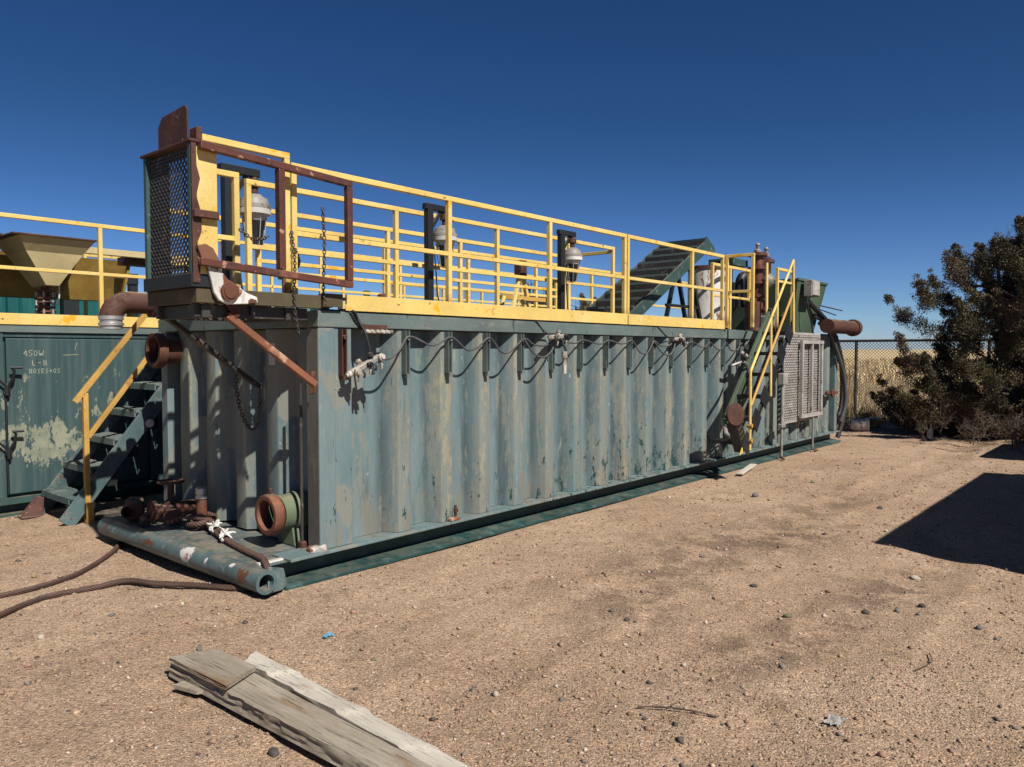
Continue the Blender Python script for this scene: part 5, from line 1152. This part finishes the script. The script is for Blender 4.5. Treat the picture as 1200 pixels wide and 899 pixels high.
# trees
def juniper(name, label, loc, H, Rm, nclump, per, seed, pal, deadside=True, size=1., leaf='leaf', group=None):
    r = np.random.default_rng(seed); L = Vector(loc)
    t = thing(name, label, 'tree', loc, group)
    mb = MB(); tw = MB(); tips = []
    trunks = [(0,0)] if nclump < 150 else [(0,0),(.25,.15),(-.2,.25)]
    for (ox,oy) in trunks:
        top = Vector((ox*2.2+r.normal()*.2, oy*2.2+r.normal()*.2, H*r.uniform(.72,.95)))
        path = spline([L+Vector((ox*.3,oy*.3,-.05)), L+Vector((ox*.9,oy*.9,H*.25)), L+Vector((ox*1.6+.1,oy*1.6,H*.55)), L+top], 5)
        rad = np.linspace(.16*size,.015,len(path)); mb.tube(path, list(rad), 8)
        nb = int(26 if nclump >= 150 else 12)
        for k in range(nb):
            s = r.uniform(.06,.97); p = path[int(s*(len(path)-1))]; z = (p.z-L.z)/H
            prof = Rm*(.55+.75*min(1,z/.22))*(1-max(0,z-.22)/.92)**.8 if z > .0 else Rm*.5
            a = r.uniform(0,6.28); ln = min(prof,Rm*.9)*r.uniform(.25,.55); q = p+Vector((math.cos(a)*ln, math.sin(a)*ln, ln*r.uniform(.05,.55)))
            bp = spline([p, p.lerp(q,.5)+Vector((0,0,-.08*ln)), q], 4); mb.tube(bp, list(np.linspace(.045*size,.008,len(bp))), 6)
            for j in range(len(bp)): 
                if j >= 2: tips.append((bp[j], ln))
            for m in range(3):
                e = bp[r.integers(2,len(bp))]; dv = Vector(r.normal(size=3)); dv.z = abs(dv.z)*.5; f = e+dv.normalized()*r.uniform(.25,.6)*size; tw.tube(spline([e,e.lerp(f,.5)+Vector((0,0,.04)),f],2), [.012*size,.01*size,.008*size,.006*size,.004*size], 4); tips.append((f,ln))
    mb.build('trunk','bark',t,smooth=60); kind(tw.build('twigs','bark',t), 'stuff')
    # foliage: small scale-leaf tufts in lumpy clumps that fill an uneven cone of shells
    V3 = []; F = []; T = []; pal = np.array(pal); n0 = 0; made = 0
    lob = [(r.uniform(0,6.28), r.uniform(.1,.95), r.uniform(.2,.6), r.uniform(.16,.42)) for _ in range(30)]
    seeds = []
    zs_ = np.array([0,.10,.31,.55,.71,.80,.88,.95,1.02]); rs_ = np.array([.86,1.0,1.0,.96,.87,.72,.52,.28,.0])*Rm
    npl = max(24, nclump//27)
    for q in range(npl):
        zt = (q+.5)/npl; zt = zt**1.08; a = r.uniform(0,6.28); rt_ = float(np.interp(zt, zs_, rs_))*r.uniform(.62,1.14)
        if r.random() < .3: rt_ *= r.uniform(.35,.8)
        tip = np.array([L.x+math.cos(a)*rt_, L.y+math.sin(a)*rt_, L.z+.10+zt*H*.97])
        ln_ = r.uniform(.8,1.5)*size*(1.15-.4*zt); tilt = R(r.uniform(14,46)+30*zt); az = a+r.normal()*.35
        dv = np.array([math.cos(az)*math.cos(tilt), math.sin(az)*math.cos(tilt), math.sin(tilt)]); root = tip-dv*ln_
        root[2] = max(root[2], L.z+.08)
        bw = r.uniform(.20,.36)*size; shade = pal[r.integers(0,len(pal))]
        for w_ in range(27):
            u = r.random()**.8; seeds.append((root+(tip-root)*u+np.array([0,0,-.12*math.sin(u*3.1)]), bw*(1.05-.88*u**1.4), shade))
        sp_ = spline([Vector(root-np.array([math.cos(a),math.sin(a),.6])*min(.5,rt_*.4)), Vector(root), Vector(tip)], 3)
    for (c, bw, shade) in seeds:
        c = c+r.normal(size=3)*bw*.30
        made += 1
        cr = bw*r.uniform(.45,.75)+.02; base = shade*.7+.3*pal[r.integers(0,len(pal))]; m = int(per*min(1.5,.35+cr/.16))
        dirs = r.normal(size=(m,3)); dirs /= np.linalg.norm(dirs,axis=1)[:,None]
        pos = c+dirs*cr*r.random((m,1))**.5*np.array([1,1,.85]); pos[:,2] = np.maximum(pos[:,2], L.z+.05)
        up = dirs*.7+np.array([0,0,.6])+r.normal(size=(m,3))*.35; up /= np.linalg.norm(up,axis=1)[:,None]
        sd_ = np.cross(up, r.normal(size=(m,3))); sd_ /= np.linalg.norm(sd_,axis=1)[:,None]+1e-9
        hl = r.uniform(.022,.055,m)[:,None]*size; wl = hl*r.uniform(.12,.26,(m,1))
        p = np.stack([pos-sd_*wl, pos+up*hl*.45-sd_*wl*1.1, pos+up*hl, pos+up*hl*.4+sd_*wl*1.1], 1)
        V3.append(p.reshape(-1,3)); F.append(np.arange(4*m).reshape(-1,4)+n0); n0 += 4*m
        T.append(np.repeat(np.clip(base*(1+.3*r.normal(size=(m,1))),.006,.5),4,0))
    V3 = np.concatenate(V3)-np.array(loc); o = raw_mesh('crown', V3, np.concatenate(F), leaf, t, tone=np.concatenate(T))
    return t
JP = [(.092,.086,.046),(.125,.105,.056),(.082,.076,.046),(.175,.132,.082),(.195,.135,.096),(.17,.115,.084),(.13,.113,.06)]
jt = juniper('juniper_tree','big dark half brown juniper at the right edge in front of the fence',(15.3,-2.6,0),4.55,2.6,5400,125,11,JP)
def dead(parent, base, n, seed, hmin, hmax, mat='twig', spread=.5, name='bare_branches'):
    r = np.random.default_rng(seed); mb = MB(); B = Vector(base)
    for k in range(n):
        p = B+Vector((r.normal()*spread, r.normal()*spread, r.uniform(0,.3))); h = r.uniform(hmin,hmax); d = Vector((r.normal()*.35,r.normal()*.35,1)).normalized(); e = p+d*h
        mb.tube([p,p.lerp(e,.5)+Vector(r.normal(size=3))*.04,e],[.012,.008,.003],4)
        for m in range(7):
            q = p.lerp(e,r.uniform(.25,.95)); f = q+(d+Vector(r.normal(size=3))*.7).normalized()*r.uniform(.12,.35); mb.tube([q,f],[.006,.002],3)
            for mm in range(3):
                q2 = q.lerp(f,r.uniform(.3,.9)); f2 = q2+(d+Vector(r.normal(size=3))*.8).normalized()*r.uniform(.06,.16); mb.tube([q2,f2],[.004,.0015],3)
    return mb.build(name,mat,parent)
dead(jt,(15.5,-2.9,3.3),40,5,.6,1.15,spread=.45)
br = dead(None,(13.4,-2.6,.02),40,8,.10,.35,spread=.8,name='dead_brush'); kind(br,'stuff')
br = dead(None,(13.2,-3.7,.02),70,9,.15,.45,spread=.8,name='dead_brush'); kind(br,'stuff')
br = dead(None,(14.6,-.2,.02),14,12,.08,.25,spread=.5,name='dead_brush'); kind(br,'stuff')
juniper('juniper_tree','small dark juniper far behind the walkway rails, beside the second lamp',(16.9,10.9,0),4.3,1.3,420,90,21,JP,size=1.2)
juniper('juniper_tree','low dark juniper far behind, showing under the rails left of the other',(20.3,15.4,0),3.0,2.0,420,90,23,JP,size=1.3)
juniper('juniper_tree','low dark juniper farthest back between the rail posts',(22.7,13.7,0),4.3,2.0,420,90,24,JP,size=1.4)

# ------------------------------------------------------------------ unseen stand-ins right of the picture, added to throw the yard shadows
SUN_AZ, SUN_EL = R(78), R(46)            # heading the light travels to, elevation
ld = Vector((math.cos(SUN_AZ)*math.cos(SUN_EL), math.sin(SUN_AZ)*math.cos(SUN_EL), -math.sin(SUN_EL)))
def cast(p, z): k = z/ld.z; return (p[0]+ld.x*k, p[1]+ld.y*k)      # ground shadow point -> point at height z
rt = thing('trailer_stand_in','green box trailer added unseen to the right as a shadow caster','trailer',(6.5,-6.4,0))
ztop = 2.5; a_ = cast((4.0,-2.86),ztop); b_ = cast((9.4,-2.80),ztop)
mb = MB(); mb.box(a_[0],b_[0],a_[1]-2.3,a_[1],.75,ztop); mb.build('body','wall',rt,bevel=.02)
mb = MB(); mb.box(a_[0]-.30,a_[0]-.002,a_[1]-2.1,a_[1]-.25,.6,1.45); mb.build('nose_box','deep',rt,bevel=.03)
for k in range(2):
    x = a_[0]+1.6+1.5*k
    MB().lathe((x+.6,a_[1]-.02,.38),(0,-1,0),[(0,.2),(0,.38),(.25,.38),(.25,.2)],24).build('wheel','rubber',rt,smooth=40)
mb = MB(); mb.box(a_[0]+.2,b_[0]-.2,a_[1]-2.1,a_[1]-.2,.35,.74); mb.build('chassis','black',rt)
w2 = thing('tank_stand_in','rounded steel tank added unseen beyond the trailer as a second shadow caster','tank',(11.8,-5,0))
c2 = cast((11.9,-2.75),1.5)
mb = MB(); mb.lathe((c2[0]-.8,c2[1]-.2,1.25),(1,0,0),[(0,0),(.02,.35),(.12,.5),(2.6,.5),(2.7,.35),(2.72,0)],28); mb.build('shell','wall',w2,smooth=40)
for x in (0.,1.6): MB().box(c2[0]+x,c2[0]+x+.12,c2[1]-.65,c2[1]+.15,0,.85).build('saddle','deep',w2)

# ------------------------------------------------------------------ light, sky, camera
w = bpy.data.worlds.new('World'); scene.world = w; w.use_nodes = True; nt = w.node_tree; nt.nodes.clear()
sky = nt.nodes.new('ShaderNodeTexSky'); sky.sky_type = 'NISHITA'; sky.sun_disc = False
sky.sun_elevation = SUN_EL
to_sun = -ld; sky.sun_rotation = math.atan2(to_sun.x, to_sun.y)
sky.altitude = 1800; sky.air_density = 1.0; sky.dust_density = .0; sky.ozone_density = 1.6
bg = nt.nodes.new('ShaderNodeBackground'); bg.inputs['Strength'].default_value = .05
out = nt.nodes.new('ShaderNodeOutputWorld')
hs = nt.nodes.new('ShaderNodeHueSaturation'); hs.inputs['Saturation'].default_value = 1.28; hs.inputs['Value'].default_value = .86; hs.inputs['Hue'].default_value = .512
nt.links.new(sky.outputs[0], hs.inputs['Color'])
tcw = nt.nodes.new('ShaderNodeTexCoord'); spw = nt.nodes.new('ShaderNodeSeparateXYZ'); nt.links.new(tcw.outputs['Generated'], spw.inputs[0])
tint = mixc(nt, mapr(nt, spw.outputs[2], .0, .05), (.78,.92,1.45), (.74,.97,1.34)); tint = mixc(nt, mapr(nt, spw.outputs[2], .03, .30), tint, (.54,.76,.84))
nt.links.new(mixc(nt, 1., hs.outputs[0], tint, 'MULTIPLY'), bg.inputs[0]); nt.links.new(bg.outputs[0], out.inputs[0])
sl = bpy.data.lights.new('sun','SUN'); sl.energy = 4.9; sl.angle = R(.55); sl.color = (1.,.945,.86)
so = bpy.data.objects.new('sun', sl); col.objects.link(so); so.rotation_euler = ld.to_track_quat('-Z','Y').to_euler(); so.location = (0,-10,15)
cam = bpy.data.cameras.new('camera'); cam.sensor_width = 36; cam.lens = 36*900/1200; cam.clip_end = 5000; cam.clip_start = .05
co = bpy.data.objects.new('camera', cam); col.objects.link(co); co.location = (-3.47,-4.93,1.75)
hd = R(40.78); pt = R(2.386)
fw = Vector((math.cos(hd)*math.cos(pt), math.sin(hd)*math.cos(pt), -math.sin(pt)))
co.rotation_euler = fw.to_track_quat('-Z','Y').to_euler(); scene.camera = co
vs_ = scene.view_settings; vs_.view_transform = 'Standard'; vs_.look = 'None'; vs_.exposure = .55; vs_.gamma = 1.
try: vs_.use_curve_mapping = False
except Exception: pass
scene.cycles.max_bounces = 6; scene.cycles.use_denoising = True

# real-world albedos: keep every painted or earthen surface a little under the raw mix
for m in bpy.data.materials:
    if not m.use_nodes: continue
    nt = m.node_tree; b = next((n for n in nt.nodes if n.type == 'BSDF_PRINCIPLED'), None)
    if b is None or not b.inputs['Base Color'].links: continue
    src = b.inputs['Base Color'].links[0].from_socket
    n = nt.nodes.new('ShaderNodeVectorMath'); n.operation = 'SCALE'; n.inputs['Scale'].default_value = .79
    nt.links.new(src, n.inputs[0]); nt.links.new(n.outputs[0], b.inputs['Base Color'])
